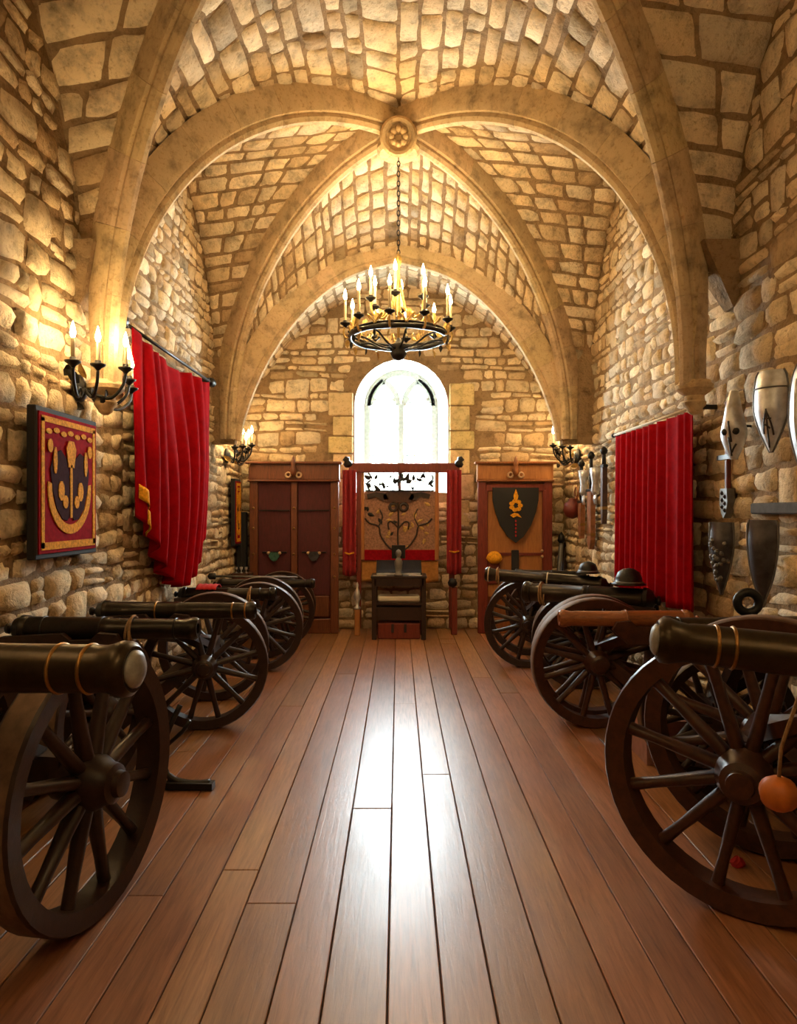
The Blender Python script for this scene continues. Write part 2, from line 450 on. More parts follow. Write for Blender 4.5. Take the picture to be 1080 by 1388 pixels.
# ------------------------------------------------------------------ the setting: floor
floor = MB().box(((XL + XR) / 2, (YB + YF) / 2, -0.05), (XR - XL, YB - YF + .2, 0.03)).build('floor', 'subfloor')
tag(floor, 'glossy brown wooden plank floor running down the hall', 'floor', kind='structure')
x = XL
while x < XR - 0.02:
    w = random.uniform(0.135, 0.20); w = min(w, XR - x)
    if XR - (x + w) < 0.09: w = XR - x
    cuts = [YF] + sorted(random.uniform(-1.0, 8.4) for _ in range(random.choice((1, 1, 2)))) + [YB]
    for a, b in zip(cuts, cuts[1:]):
        if b - a < 0.15: continue
        dz = random.uniform(-.0012, .0012); g = 0.0022; c = 0.003
        x0, x1, y0, y1 = x + g, x + w - g, a + g, b - g
        m = MB(); m.add([(x0, y0, -.035), (x1, y0, -.035), (x1, y1, -.035), (x0, y1, -.035),
                         (x0, y0, dz - c), (x1, y0, dz - c), (x1, y1, dz - c), (x0, y1, dz - c),
                         (x0 + c, y0 + c, dz), (x1 - c, y0 + c, dz), (x1 - c, y1 - c, dz), (x0 + c, y1 - c, dz)],
                        [(0, 1, 5, 4), (1, 2, 6, 5), (2, 3, 7, 6), (3, 0, 4, 7), (4, 5, 9, 8), (5, 6, 10, 9), (6, 7, 11, 10), (7, 4, 8, 11), (8, 9, 10, 11), (3, 2, 1, 0)])
        o = m.build('plank', 'plank', floor)
        k = random.uniform(0.72, 1.18); o.color = (k, k * random.uniform(.9, 1.06), k * random.uniform(.85, 1.1), 1)
    x += w

# ------------------------------------------------------------------ the setting: walls
def sheet(name, pts, mat, label, cat='wall'):
    o = MB().add(pts, [tuple(range(len(pts)))]).build(name, mat)
    return tag(o, label, cat, kind='structure')
TOPZ = 5.6
wl = sheet('wall_left', [(XL, YF, -.05), (XL, YB + .3, -.05), (XL, YB + .3, TOPZ), (XL, YF, TOPZ)], 'mortar', 'rubble stone wall with crimson tapestry and draped red banner')
wr = sheet('wall_right', [(XR, YF, -.05), (XR, YF, TOPZ), (XR, YB + .3, TOPZ), (XR, YB + .3, -.05)], 'mortar', 'rubble stone wall hung with shields and straight red curtain')
wf = sheet('wall_front', [(XL, YF, -.05), (XL, YF, TOPZ), (XR, YF, TOPZ), (XR, YF, -.05)], 'mortar', 'plain stone end wall facing the window')
sky_blocker = sheet('sky_blocker', [(XL, YF, TOPZ - .02), (XL, YB + .3, TOPZ - .02), (XR, YB + .3, TOPZ - .02), (XR, YF, TOPZ - .02)], 'mortar', 'unseen flat slab added over the stone vault to keep sky light out', 'sky_blocker')  # unseen slab added to stop sky light leaking in over the webs

def near_big(lo, hi):   # stones get larger towards the near bay
    return lo, hi
def side_wall(parent, xw, nx):
    P3 = lambda y, z: ((xw, y, z), (nx, 0, 0))
    keep = lambda y, z, w, h: z + h * .4 < wall_top(y) + .02
    st = rubble(1.0, 5.2, 0, 5.0, P3, keep, .085, .195, .13, .36, high=.024)
    st += rubble(5.2, YB - .02, 0, 5.0, P3, keep, .075, .15, .11, .30, gap=.009, high=.02)
    emit_stones(parent, st)
side_wall(wl, XL, 1); side_wall(wr, XR, -1)

# window opening
WX, WH, WS, WZ0 = 0.035, 0.60, 2.86, 1.75      # centre, half width, spring height, sill
def arch_outline(hw, zs, z0, n=16):
    """sill left -> up -> round head -> down to sill right"""
    return [(-hw, z0)] + [(-hw * cos(pi * k / n), zs + hw * sin(pi * k / n)) for k in range(n + 1)] + [(hw, z0)]
out_o = arch_outline(WH, WS, WZ0)
mbk = MB()
mbk.add([(XL, YB, -.05), (XR, YB, -.05), (XR, YB, WZ0), (XL, YB, WZ0)], [(0, 1, 2, 3)])
mbk.add([(XL, YB, WZ0), (WX - WH, YB, WZ0), (WX - WH, YB, WS), (XL, YB, WS)], [(0, 1, 2, 3)])
mbk.add([(WX + WH, YB, WZ0), (XR, YB, WZ0), (XR, YB, WS), (WX + WH, YB, WS)], [(0, 1, 2, 3)])
arc = out_o[1:-1]
for (a0, b0), (a1, b1) in zip(arc, arc[1:]):
    mbk.add([(WX + a0, YB, b0), (WX + a1, YB, b1), (WX + a1, YB, TOPZ), (WX + a0, YB, TOPZ)], [(0, 1, 2, 3)])
mbk.add([(XL, YB, WS), (WX - WH, YB, WS), (WX - WH, YB, TOPZ), (XL, YB, TOPZ)], [(0, 1, 2, 3)])
mbk.add([(WX + WH, YB, WS), (XR, YB, WS), (XR, YB, TOPZ), (WX + WH, YB, TOPZ)], [(0, 1, 2, 3)])
wb = mbk.build('wall_back', 'mortar')
tag(wb, 'rubble stone end wall around the bright arched window', 'wall', kind='structure')
def in_window(x, z, m):
    dx = abs(x - WX)
    if z < WZ0 - .05: return False
    if z < WS: return dx < WH + m
    return hypot(dx, z - WS) < WH + m
P3 = lambda x, z: ((x, YB, z), (0, -1, 0))
keep = lambda x, z, w, h: z + h * .3 < T(x) + .05 and not in_window(x, z, .36 + w * .3 if z < WS + .15 else .06 + h * .3 + w * .3)
st = rubble(XL + .02, XR - .02, 0, 4.5, P3, keep, .085, .17, .13, .38, gap=.010, high=.03)
emit_stones(wb, st)
# dressed jamb blocks beside the window
for sd in (-1, 1):
    z = WZ0 - .45; k = 0
    while z < WS + .12:
        h = random.uniform(.22, .36); w = .33 if k % 2 else .27
        c = WX + sd * (WH + w / 2 + .012)
        m = MB().box((c, YB - .012, z + h / 2), (w - .012, .05, h - .014), ch=.012); m.tone = [tuple(v * random.uniform(1.0, 1.18) for v in (1.12, 1.1, 1.0))] * len(m.v)
        m.build('jamb_stone', 'ashlar', wb); z += h; k += 1

# ------------------------------------------------------------------ the setting: vault webs
def normal_of(S, a, s, c):
    e = 1e-3; p = Vector(S(a, s)); q = Vector(S(a + e, s)) - Vector(S(a - e, s)); r = Vector(S(a, s + e)) - Vector(S(a, s - e))
    n = q.cross(r)
    if n.length < 1e-9: n = Vector(c) - p
    n.normalize()
    return n if n.dot(Vector(c) - p) > 0 else -n
def web_mortar(mb, S, a0, a1, na=40, ns=10):
    mb.grid(lambda i, j: S(lerp(a0, a1, i), j), na, ns)
def web_stones(S, a0, a1, length, course, lmin, lmax, c, smin=0.0, smax=1.0, gap=.010, high=.014):
    """courses run along s; a steps by arc length"""
    out = []; ds = 300; pts = [Vector(S(lerp(a0, a1, i / ds), .5 * (smin + smax))) for i in range(ds + 1)]
    acc = [0.0]
    pa = [Vector(length(lerp(a0, a1, i / ds))) for i in range(ds + 1)]
    for i in range(ds): acc.append(acc[-1] + (pa[i + 1] - pa[i]).length)
    edges = [0.0]
    while edges[-1] < acc[-1] - course * .7: edges.append(edges[-1] + course * random.uniform(.75, 1.3))
    edges[-1] = acc[-1]
    inv = list(zip(acc, [lerp(a0, a1, i / ds) for i in range(ds + 1)]))
    E_ = [interp(inv, e) for e in edges]
    for b0, b1, w0, w1 in zip(E_, E_[1:], edges, edges[1:]):
        am = (b0 + b1) / 2; L = (Vector(S(am, smax)) - Vector(S(am, smin))).length
        if L < 0.05: continue
        s = 0.0
        while s < L - 1e-4:
            l = random.uniform(lmin, lmax); l = min(l, L - s)
            if L - (s + l) < lmin * .6: l = L - s
            s0, s1 = lerp(smin, smax, s / L), lerp(smin, smax, (s + l) / L)
            sk = random.uniform(-.06, .06) * (s1 - s0)
            def P(u, v, b0=b0, b1=b1, s0=s0, s1=s1, sk=sk):
                a = lerp(b0, b1, v); t = lerp(s0, s1, u) + sk * (v - .5)
                return S(a, t), normal_of(S, a, t, c)
            vs, fs = stone_piece(P, l, w1 - w0, gap, high, .004, .06); out.append((vs, fs, tone()))
            s += l
    return out

def lateral(yb, sd):
    xw = XR if sd > 0 else XL
    def S(v, s):
        v = max(-1.0, min(1.0, v)); xd = sd * WD * abs(v); z = Zd(abs(v))
        z = ZS + (z - ZS) * (1 - .07 * s * (1 - abs(v) * .6))
        return (lerp(xd, xw, s), yb + v * (LY + .06 * s), z)
    return S
def longit(y_far, y_near):      # between the diagonals of two bays
    def S(v, s):
        v = max(-1.0, min(1.0, v)); return (v * WD, lerp(y_far - abs(v) * LY, y_near + abs(v) * LY, s), Zd(abs(v)))
    return S
def farcell(v, s):
    v = max(-1.0, min(1.0, v)); x = v * WD
    return (x, lerp(BAYS[0] + abs(v) * LY, YT, s), lerp(Zd(abs(v)), T(x), s))
def barrel(x, s): return (x, lerp(YT - .02, YB + .02, s), T(x))

prof_x = lambda v: (v * WD, 0, Zd(abs(v)))
prof_y = lambda v: (0, v * LY, Zd(abs(v)))
prof_t = lambda x: (x, 0, T(x))

# far bay
mb = MB(); st = []
for sd in (-1, 1):
    S = lateral(BAYS[0], sd); web_mortar(mb, S, -1, 1); st += web_stones(S, -1, 1, prof_y, .145, .16, .36, (0, BAYS[0], 2.0))
web_mortar(mb, farcell, -1, 1); st += web_stones(farcell, 0, 1, prof_x, .125, .13, .28, (0, BAYS[0], 2.0)) + web_stones(farcell, -1, 0, prof_x, .125, .13, .28, (0, BAYS[0], 2.0))
c1 = mb.build('ceiling_far_bay', 'mortar', None, True); tag(c1, 'stone vault cells around the carved boss above the chandelier', 'ceiling', kind='structure')
emit_stones(c1, st)
# near bay and the cell between the bays
mb = MB(); st = []
for sd in (-1, 1):
    S = lateral(BAYS[1], sd); web_mortar(mb, S, -1, 1); st += web_stones(S, -.6, 1, prof_y, .20, .22, .5, (0, BAYS[1], 2.0), high=.016)
S = longit(BAYS[0], BAYS[1]); web_mortar(mb, S, -1, 1)
st += web_stones(S, 0, 1, prof_x, .15, .16, .42, (0, 4.5, 2.0), high=.018) + web_stones(S, -1, 0, prof_x, .15, .16, .42, (0, 4.5, 2.0), high=.018)
c2 = mb.build('ceiling_near_bay', 'mortar', None, True); tag(c2, 'stone vault cells in front of the carved boss', 'ceiling', kind='structure')
emit_stones(c2, st)
# bay behind the viewpoint
mb = MB()
for sd in (-1, 1): web_mortar(mb, lateral(BAYS[2], sd), -1, 1)
web_mortar(mb, longit(BAYS[1], BAYS[2]), -1, 1); web_mortar(mb, longit(BAYS[2], -3.6), -1, 1)
c3 = mb.build('ceiling_entrance_bay', 'mortar', None, True); tag(c3, 'plain stone vault of the entrance bay', 'ceiling', kind='structure')
# end barrel
mb = MB(); web_mortar(mb, barrel, -2.18, 2.18, 48, 4)
c4 = mb.build('ceiling_end_barrel', 'mortar', None, True); tag(c4, 'short stone barrel vault between the last arch and the window wall', 'ceiling', kind='structure')
emit_stones(c4, web_stones(barrel, 0, 2.05, prof_t, .14, .15, .34, (0, 8.4, 2.0)) + web_stones(barrel, -2.05, 0, prof_t, .14, .15, .34, (0, 8.4, 2.0)))

mb = MB()
for sd, xw in ((-1, XL), (1, XR)): mb.hexa([(sd * 1.80, YT - .03, 2.25), (xw, YT - .03, 2.25), (xw, YT + .06, 2.25), (sd * 1.80, YT + .06, 2.25), (sd * 1.75, YT - .03, 3.3), (xw, YT - .03, 3.3), (xw, YT + .06, 3.3), (sd * 1.75, YT + .06, 3.3)])
mb.build('springing_fill', 'mortar', c4)
mb = MB()
for sd, xw in ((-1, XL), (1, XR)): mb.hexa([(xw - sd * .03, 4.44, 2.8), (xw, 4.44, 2.8), (xw, 4.56, 2.8), (xw - sd * .03, 4.56, 2.8), (sd * 1.90, 4.36, 3.2), (xw, 4.36, 3.2), (xw, 4.64, 3.2), (sd * 1.90, 4.64, 3.2)])
mb.build('springing_fill', 'mortar', c2)
# ------------------------------------------------------------------ vault ribs: voussoirs one by one
RIB = [(-.105, .36), (-.105, .02), (-.085, -.035), (-.055, -.045), (-.062, -.085), (-.04, -.125), (0, -.14), (.04, -.125), (.062, -.085), (.055, -.045), (.085, -.035), (.105, .02), (.105, .36)]
def rib(name, label, path, lat, nseg, scale=1.0, group=None, up=None):
    scale *= .76
    """path: list of points; lat: horizontal sideways direction"""
    root = thing(name, label, 'rib', path[-1], group, 'structure')
    P = [Vector(p) for p in path]; lat = Vector(lat).normalized(); K = len(P) - 1; per = K // nseg
    fr = []
    for i in range(K + 1):
        t = (P[min(i + 1, K)] - P[max(i - 1, 0)]).normalized(); n = t.cross(lat).normalized()
        if i == 0: n0 = n
        if n.z < -1e-3 or (abs(n.z) < 1e-3 and n.dot(fr[-1][1] if fr else n0) < 0): n = -n
        if fr and n.dot(fr[-1][1]) < 0: n = -n
        fr.append((P[i], n))
    for k in range(nseg):
        i0, i1 = k * per, (k + 1) * per if k < nseg - 1 else K
        mb = MB(); vs = []; nR = len(RIB); sc = scale * random.uniform(.985, 1.015)
        rows = list(range(i0, i1 + 1))
        for r_, i in enumerate(rows):
            p, n = fr[i]
            if r_ == 0: p = lerp(p, fr[i + 1][0], .02)
            if r_ == len(rows) - 1: p = lerp(p, fr[i - 1][0], .02)
            fl = .05 + .19 * max(0, min(1, (p.z - 2.5) / .7))
            for a, b in RIB: vs.append(p + lat * (a * sc) + n * ((fl if b > .3 else b) * sc))
        fs = [(j * nR + q, j * nR + q + 1, (j + 1) * nR + q + 1, (j + 1) * nR + q) for j in range(len(rows) - 1) for q in range(nR - 1)]
        fs += [tuple(range(nR)), tuple((len(rows) - 1) * nR + q for q in range(nR))[::-1]]
        t_ = random.uniform(.88, 1.1); mb.add(vs, fs, (t_, t_ * random.uniform(.96, 1.02), t_ * random.uniform(.92, 1.03)))
        sharp(mb.build('voussoir', 'ashlar', root, True), 38)
    return root
WR_, RR = 1.88, 2.44
def diag(yb, sx, sy, n=64):
    pts = [(sx * WR_ * cos(a), yb + sy * LY * cos(a), ZS + RR * sin(a)) for a in [pi / 2 * (1 - k / n) for k in range(n + 1)]]
    return pts + [(pts[-1][0], pts[-1][1], 2.3)]
names = {(-1, -1): 'from the boss to the near corbel by the tapestry', (1, -1): 'from the boss to the round corbel above the red curtain',
         (-1, 1): 'from the boss down behind the draped banner', (1, 1): 'from the boss down to the corner beyond the red curtain'}
for (sx, sy), txt in names.items():
    rib('vault_rib', 'moulded stone rib running ' + txt, diag(BAYS[0], sx, sy), (-sy * LY * sx, WR_, 0), 9, group='diagonal vault ribs')
rib('vault_rib', 'moulded stone rib of the near vault rising from the tapestry corbel', diag(BAYS[1], -1, 1), (LY, WR_, 0), 9, group='diagonal vault ribs')
rib('vault_rib', 'moulded stone rib of the near vault rising from the round corbel', diag(BAYS[1], 1, 1), (-LY, WR_, 0), 9, group='diagonal vault ribs')
for sx in (-1, 1):
    rib('vault_rib', 'moulded stone rib of the vault by the entrance', diag(BAYS[1], sx, -1), (sx * LY, WR_, 0), 9, group='entrance vault ribs')
    for sy in (-1, 1): rib('vault_rib', 'moulded stone rib of the vault by the entrance', diag(BAYS[2], sx, sy), (-sy * LY * sx, WR_, 0), 9, group='entrance vault ribs')
tp = smooth_tab([(0.0, 4.36), (.55, 4.2), (.95, 3.93), (1.3, 3.55), (1.58, 3.1), (1.78, 2.6), (1.84, 2.3)], 12)
for sx, txt in ((-1, 'draped banner'), (1, 'red curtain')):
    rib('transverse_arch', 'half of the pointed stone arch before the window wall, on the %s side' % txt, [(sx * a, YT + .02, b) for a, b in tp], (0, 1, 0), 9, group='pointed arch halves')

# boss with carved rosette
boss = thing('vault_boss', 'carved round stone boss where the vault ribs cross', 'boss', (0, BAYS[0], 4.62), kind='structure')
m = MB().lathe([(.05, .36), (.13, .30), (.135, .14), (.15, .10), (.185, .07), (.19, .03), (.165, .0), (.02, -.005)], (0, BAYS[0], 4.62), n=28); m.tone = [(.95, .92, .85)] * len(m.v)
sharp(m.build('block', 'ashlar', boss, True))
# rosette faces down the hall
ro = MB().lathe([(.11, 0), (.15, .02), (.16, .05), (.14, .075), (.115, .07), (.10, .05), (.02, .05)], (0, BAYS[0] - .13, 4.70), (0, -1, -.35), 28); ro.tone = [(1.0, .97, .9)] * len(ro.v)
rosette = sharp(ro.build('rosette', 'ashlar', boss, True))
d = Vector((0, -1, -.35)).normalized(); u = Vector((1, 0, 0)); w = d.cross(u)
for k in range(8):
    a = 2 * pi * k / 8; c = Vector((0, BAYS[0] - .13, 4.70)) + d * .06 + (u * cos(a) + w * sin(a)) * .058
    mm = MB().lathe([(.002, .0), (.03, .004), (.022, .022), (.003, .03)], c, d, 8); mm.tone = [(1, .95, .86)] * len(mm.v)
    mm.build('petal', 'ashlar', rosette, True)

def corbel(x, y, label, sx, k=.6):
    r = thing('corbel', label, 'corbel', (x, y, 2.05), 'rib corbels', 'structure')
    m = MB().lathe([(.03, 0), (.07, .03), (.085, .07), (.115, .10), (.12, .13), (.10, .15), (.10, .20), (.15, .235), (.19, .27), (.195, .31), (.17, .335), (.16, .36)], (0, 0, 0), n=24); m.v = [(x + a * k, y + b * k, 2.34 + (c - .36) * k) for a, b, c in m.v]
    m.tone = [(1, .95, .88)] * len(m.v); sharp(m.build('capital', 'ashlar', r, True))
corbel(1.90, 4.5, 'round moulded stone corbel above the straight red curtain', 1)
corbel(-1.88, 4.5, 'round moulded stone corbel behind the candle sconce over the tapestry', -1)
for sx, yy, t_ in ((-1, 1.26, 'tapestry wall'), (1, 1.26, 'shield wall')): corbel(sx * 1.9, yy, 'round moulded stone corbel of the entrance vault on the ' + t_, sx)

# ------------------------------------------------------------------ window
win = thing('window_1', 'tall arched window with two pointed lights and pale splayed reveal', 'window', (WX, YB + .45, WZ0), kind='structure')
IH, IS, YI = 0.485, 2.92, 9.46
in_o = arch_outline(IH, IS, 1.72)
m = MB(); vs = [(WX + a, YB - .005, b) for a, b in out_o] + [(WX + a, YI, b) for a, b in in_o]; n = len(out_o)
m.add(vs, [(i, i + 1, n + i + 1, n + i) for i in range(n - 1)] + [(0, n, 2 * n - 1, n - 1)])
sharp(m.build('reveal', 'plaster', win, True), 40)
m = MB(); o2 = arch_outline(IH + .15, IS, 1.6); i2 = arch_outline(IH - .075, IS, 1.74)
for (yy, fl) in ((YI - .03, 0), (YI + .06, 1)):
    m.add([(WX + a, yy, b) for a, b in o2] + [(WX + a, yy, b) for a, b in i2], [(i, i + 1, n + i + 1, n + i) for i in range(n - 1)] + [(0, n, 2 * n - 1, n - 1)])
m.add([(WX + a, YI - .03, b) for a, b in i2] + [(WX + a, YI + .06, b) for a, b in i2], [(i, i + 1, n + i + 1, n + i) for i in range(n - 1)] + [(0, n, 2 * n - 1, n - 1)])
sharp(m.build('frame', 'tracery', win, True))
MB().box((WX, YI + .015, 2.335), (.095, .11, 1.25), ch=.015).build('mullion', 'tracery', win)
LH = (IH - .075 - .0475) / 2; LC = .0475 + LH      # half width and centre of one light
def lancet(cx, hw, z, r):
    """pointed arch from both springings"""
    pts = []
    for k in range(9):
        a = (pi / 3.05) * k / 8; pts.append((cx - hw + 2 * hw * (1 - cos(a)), z + 2 * hw * sin(a)))
    return pts + [(2 * cx - a, b) for a, b in pts[::-1][1:]]
for sg in (-1, 1):
    pt = lancet(sg * LC, LH + .01, 2.93, 0)
    mm = MB()
    for (a0, b0), (a1, b1) in zip(pt, pt[1:]): mm.bar((WX + a0, YI + .015, b0), (WX + a1, YI + .015, b1), .075, .09, up=(0, 1, 0))
    lt = mm.build('lancet_head', 'tracery', win)
    for s2 in (-1, 1):      # cusps of the trefoil head
        mm = MB().lathe([(.005, 0), (.035, .01), (.05, .04), (.03, .07), (.004, .085)], (WX + sg * LC + s2 * (LH - .012), YI + .015, 3.0), (-s2 * .95, 0, .3), 10); mm.build('cusp', 'tracery', lt, True)
    xs0, xs1 = WX + sg * LC - LH - .02, WX + sg * LC + LH + .02
    zz = [1.72, 2.26, 2.615, 2.975]
    for z0, z1 in zip(zz, zz[1:]):
        MB().box(((xs0 + xs1) / 2, YI + .02, (z0 + z1) / 2), (xs1 - xs0, .008, z1 - z0 - .004)).build('pane', 'glass', win)
        MB().box(((xs0 + xs1) / 2, YI + .005, z1), (xs1 - xs0, .016, .02)).build('saddle_bar', 'lead', win)
    head = [(WX + a, b) for a, b in lancet(sg * LC, LH + .01, 2.93, 0) if b > 2.98]
    head = [(xs0, 2.98)] + head + [(xs1, 2.98)]
    MB().prism(head, (0, YI + .024, 0), (1, 0, 0), (0, 0, 1), .008).build('pane', 'glass', win)

# ------------------------------------------------------------------ candles, sconces, chandelier
flame_me = MB().lathe([(.002, 0), (.013, .012), (.0175, .032), (.012, .06), (.0015, .098)], n=10).mesh('flame', 'flame', True)
leaf_me = MB().add([(0, 0, 0), (.02, .006, .02), (.026, .01, .05), (.012, .004, .08), (0, -.006, .10), (-.012, .004, .08), (-.026, .01, .05), (-.02, .006, .02), (0, -.004, .045)],
                   [(0, 1, 8), (1, 2, 8), (2, 3, 8), (3, 4, 8), (4, 5, 8), (5, 6, 8), (6, 7, 8), (7, 0, 8)]).mesh('leaf', 'gilt', True)
leaf_iron = leaf_me.copy(); leaf_iron.materials.clear(); leaf_iron.materials.append(M['iron'])
def put(name, me, parent, loc, rot=(0, 0, 0), sc=1.0):
    o = link(name, me, parent); o.location = loc; o.rotation_euler = rot; o.scale = (sc, sc, sc); return o
def candle(root, p, h, watts, arm_parent=None, cup='iron'):
    """drip cup, candle and flame standing at p"""
    MB().lathe([(.008, -.03), (.02, -.015), (.043, 0), (.046, .010), (.018, .012), (.018, .03), (.012, .03)], p, n=14).build('drip_cup', cup, root, True)
    c = MB().lathe([(.0125, 0), (.0125, h - .01), (.009, h), (.001, h)], (p[0], p[1], p[2] + .012), n=10).build('candle', 'candle', root, True)
    f = link('flame', flame_me, c); f.location = (p[0], p[1], p[2] + h + .008)
    lamp((p[0], p[1], p[2] + h + .055), watts, c)

def sconce(label, x, y, z, dx, watts, spread=1.0, seed=0, bright=1.0):
    rs = random.Random(seed)
    root = thing('candle_sconce', label, 'sconce', (x, y, z), 'wall candle sconces')
    MB().lathe([(.005, .05), (.04, .045), (.05, .03), (.085, .02), (.09, 0)], (x, y, z), (dx, 0, 0), 16).build('wall_plate', 'iron', root, True)
    for k, t in enumerate((-1.0, -.55, 0.0, .55, 1.0)):
        oy = t * .38 * spread; ox = dx * (.30 - .13 * abs(t)); zc = z + .07 + .05 * (1 - abs(t))
        p0 = Vector((x + dx * .04, y, z)); p3 = Vector((x + ox, y + oy, zc - .03))
        path = [p0, p0.lerp(p3, .3) + Vector((0, 0, -.07)), p0.lerp(p3, .65) + Vector((0, 0, -.12)), p0.lerp(p3, .92) + Vector((0, 0, -.07)), p3]
        a = MB().tube(smooth_tab([tuple(q) for q in path], 5), .010, 8).build('arm', 'iron', root, True)
        curl = [tuple(p0.lerp(p3, .5) + Vector((0, .0, -.09)) + Vector((dx * .01, (t or .3) * .04 * cos(q), .045 * sin(q))) * (1 - q / 9)) for q in [i * .6 for i in range(9)]]
        MB().tube(curl, .006, 6).build('scroll', 'iron', a, True)
        candle(root, (p3.x, p3.y, p3.z + .03), .13, watts)
    for k in range(11):
        t = rs.uniform(-1, 1); put('leaf', leaf_iron if k % 3 else leaf_me, root, (x + dx * rs.uniform(.04, .2), y + t * .33 * spread, z + rs.uniform(-.14, .05)),
                                   (rs.uniform(-1, 1), rs.uniform(-1.2, 1.2), rs.uniform(0, 6)), rs.uniform(.8, 1.25))
    return root
sconce('five-armed black iron candle sconce with leaves above the crimson tapestry', XL + .03, 4.42, 2.28, 1, SCONCE_W * 1.4, 1.15, 1)
sconce('five-armed iron candle sconce above the small red tapestry by the cupboard', XL + .03, 8.22, 2.16, 1, SCONCE_W * .8, .75, 2)
sconce('five-armed iron candle sconce in the corner above the leaning poles', XR - .03, 8.25, 2.16, -1, SCONCE_W * .8, .75, 3)
sconce('unseen five-armed iron candle sconce added on the shield wall to light the near end', XR - .03, 1.5, 2.4, -1, SCONCE_W * .8, 1.0, 4)  # added behind the viewpoint to brighten the near walls
sconce('unseen five-armed iron candle sconce added on the tapestry wall to light the near end', XL + .03, 1.5, 2.4, 1, SCONCE_W * .8, 1.0, 5)  # its added counterpart across the hall, also only for near-wall light

def chandelier(label, cx, cy, z, top, watts):
    root = thing('chandelier', label, 'chandelier', (cx, cy, z), None)
    R = .425; rs = random.Random(3)
    ringo = MB().ring((cx, cy, z), R, .022, n=48, m=10, wob=.12).ring((cx, cy, z + .035), R - .012, .013, n=48, m=8).build('ring', 'iron', root, True)
    MB().lathe([(.01, -.26), (.05, -.24), (.075, -.20), (.05, -.16), (.085, -.13), (.03, -.10), (.012, -.06)], (cx, cy, z + .06), n=16).build('rosette_hub', 'iron', root, True)
    MB().lathe([(.012, -.1), (.014, .2), (.03, .24), (.014, .28), (.012, .62), (.03, .66), (.028, .70), (.008, .74)], (cx, cy, z), n=12).build('stem', 'gilt', root, True)
    for k in range(8):
        a = 2 * pi * k / 8 + .2; d = Vector((cos(a), sin(a), 0)); c = Vector((cx, cy, z))
        path = [c + d * .06 + Vector((0, 0, -.10)), c + d * .18 + Vector((0, 0, -.07)), c + d * .30 + Vector((0, 0, -.01)), c + d * (R - .01)]
        s_ = MB().tube(smooth_tab([tuple(q) for q in path], 4), .009, 7).build('spoke', 'iron', root, True)
        cu = [tuple(c + d * (.25 + .05 * cos(q) * (1 - q / 8)) + Vector((0, 0, .05 + .06 * sin(q) * (1 - q / 8)))) for q in [i * .55 for i in range(10)]]
        MB().tube(cu, .006, 6).build('scroll', 'gilt', s_, True)
    for k in range(10):
        a = 2 * pi * k / 10 + .16; d = Vector((cos(a), sin(a), 0)); c = Vector((cx, cy, z))
        path = [c + d * R, c + d * (R + .035) + Vector((0, 0, -.02)), c + d * (R + .055) + Vector((0, 0, .03)), c + d * (R + .04) + Vector((0, 0, .085))]
        MB().tube(smooth_tab([tuple(q) for q in path], 4), .009, 7).build('arm', 'gilt', root, True)
        p = c + d * (R + .04) + Vector((0, 0, .10)); candle(root, tuple(p), .20, watts)
        put('leaf', leaf_me, root, tuple(c + d * (R + .02) + Vector((0, 0, -.03))), (pi * .9, 0, a), .8)
        d2 = Vector((cos(a + .31), sin(a + .31), 0)); e2 = Vector((-d2.y, d2.x, 0))
        for q in (-1, 1):
            cu = [tuple(c + d2 * R + e2 * (q * (.045 - .04 * cos(g_) * (1 - g_ / 8))) + Vector((0, 0, .075 + .05 * sin(g_ - 1.2) * (1 - g_ / 8)))) for g_ in [i * .55 for i in range(10)]]
            MB().tube(cu, .007, 6).build('ring_scroll', 'gilt', root, True)
        put('leaf', leaf_me, root, tuple(c + d2 * (R - .01) + Vector((0, 0, .05))), (0, 0, a), 1.0)
        put('leaf', leaf_iron, root, tuple(c + d2 * R + Vector((0, 0, -.015))), (pi, 0, a), .7)
    for k in range(6):
        a = 2 * pi * k / 6 + .42; d = Vector((cos(a), sin(a), 0)); c = Vector((cx, cy, z))
        path = [c + d * .015 + Vector((0, 0, .5)), c + d * .06 + Vector((0, 0, .30)), c + d * .14 + Vector((0, 0, .16)), c + d * .24 + Vector((0, 0, .18)), c + d * .26 + Vector((0, 0, .29))]
        MB().tube(smooth_tab([tuple(q) for q in path], 5), .010, 7).build('upper_arm', 'gilt', root, True)
        p = c + d * .26 + Vector((0, 0, .31)); candle(root, tuple(p), .18, watts)
        put('leaf', leaf_me, root, tuple(c + d * .16 + Vector((0, 0, .17))), (rs.uniform(-1, 1), rs.uniform(-1, 1), a), 1.2)
        put('leaf', leaf_me, root, tuple(c + d * .33 + Vector((0, 0, .05))), (rs.uniform(-1, 1), rs.uniform(-.6, .6), a), 1.1)
    n = int((top - z - .74) / .045) + 1
    lm = MB().ring((0, 0, 0), .013, .004, (0, 1, 0), 10, 5)
    lm.v = [(a, b, c * 1.9) for a, b, c in lm.v]; lme = lm.mesh('chain_link', 'iron', True)
    for k in range(n): put('chain_link', lme, root, (cx, cy, z + .745 + k * (top - z - .74) / n), (0, 0, pi / 2 * (k % 2)))
    return root
chandelier('ring chandelier of iron and gilt with lit candles hanging from the boss', 0, BAYS[0], 3.02, 4.62, CHANDELIER_W)
chandelier('unseen ring chandelier with lit candles added in the entrance bay to light the near walls', 0, BAYS[2] - .25, 3.3, 4.84, CHANDELIER_W * .85)  # second chandelier, added out of view so the near walls are lit

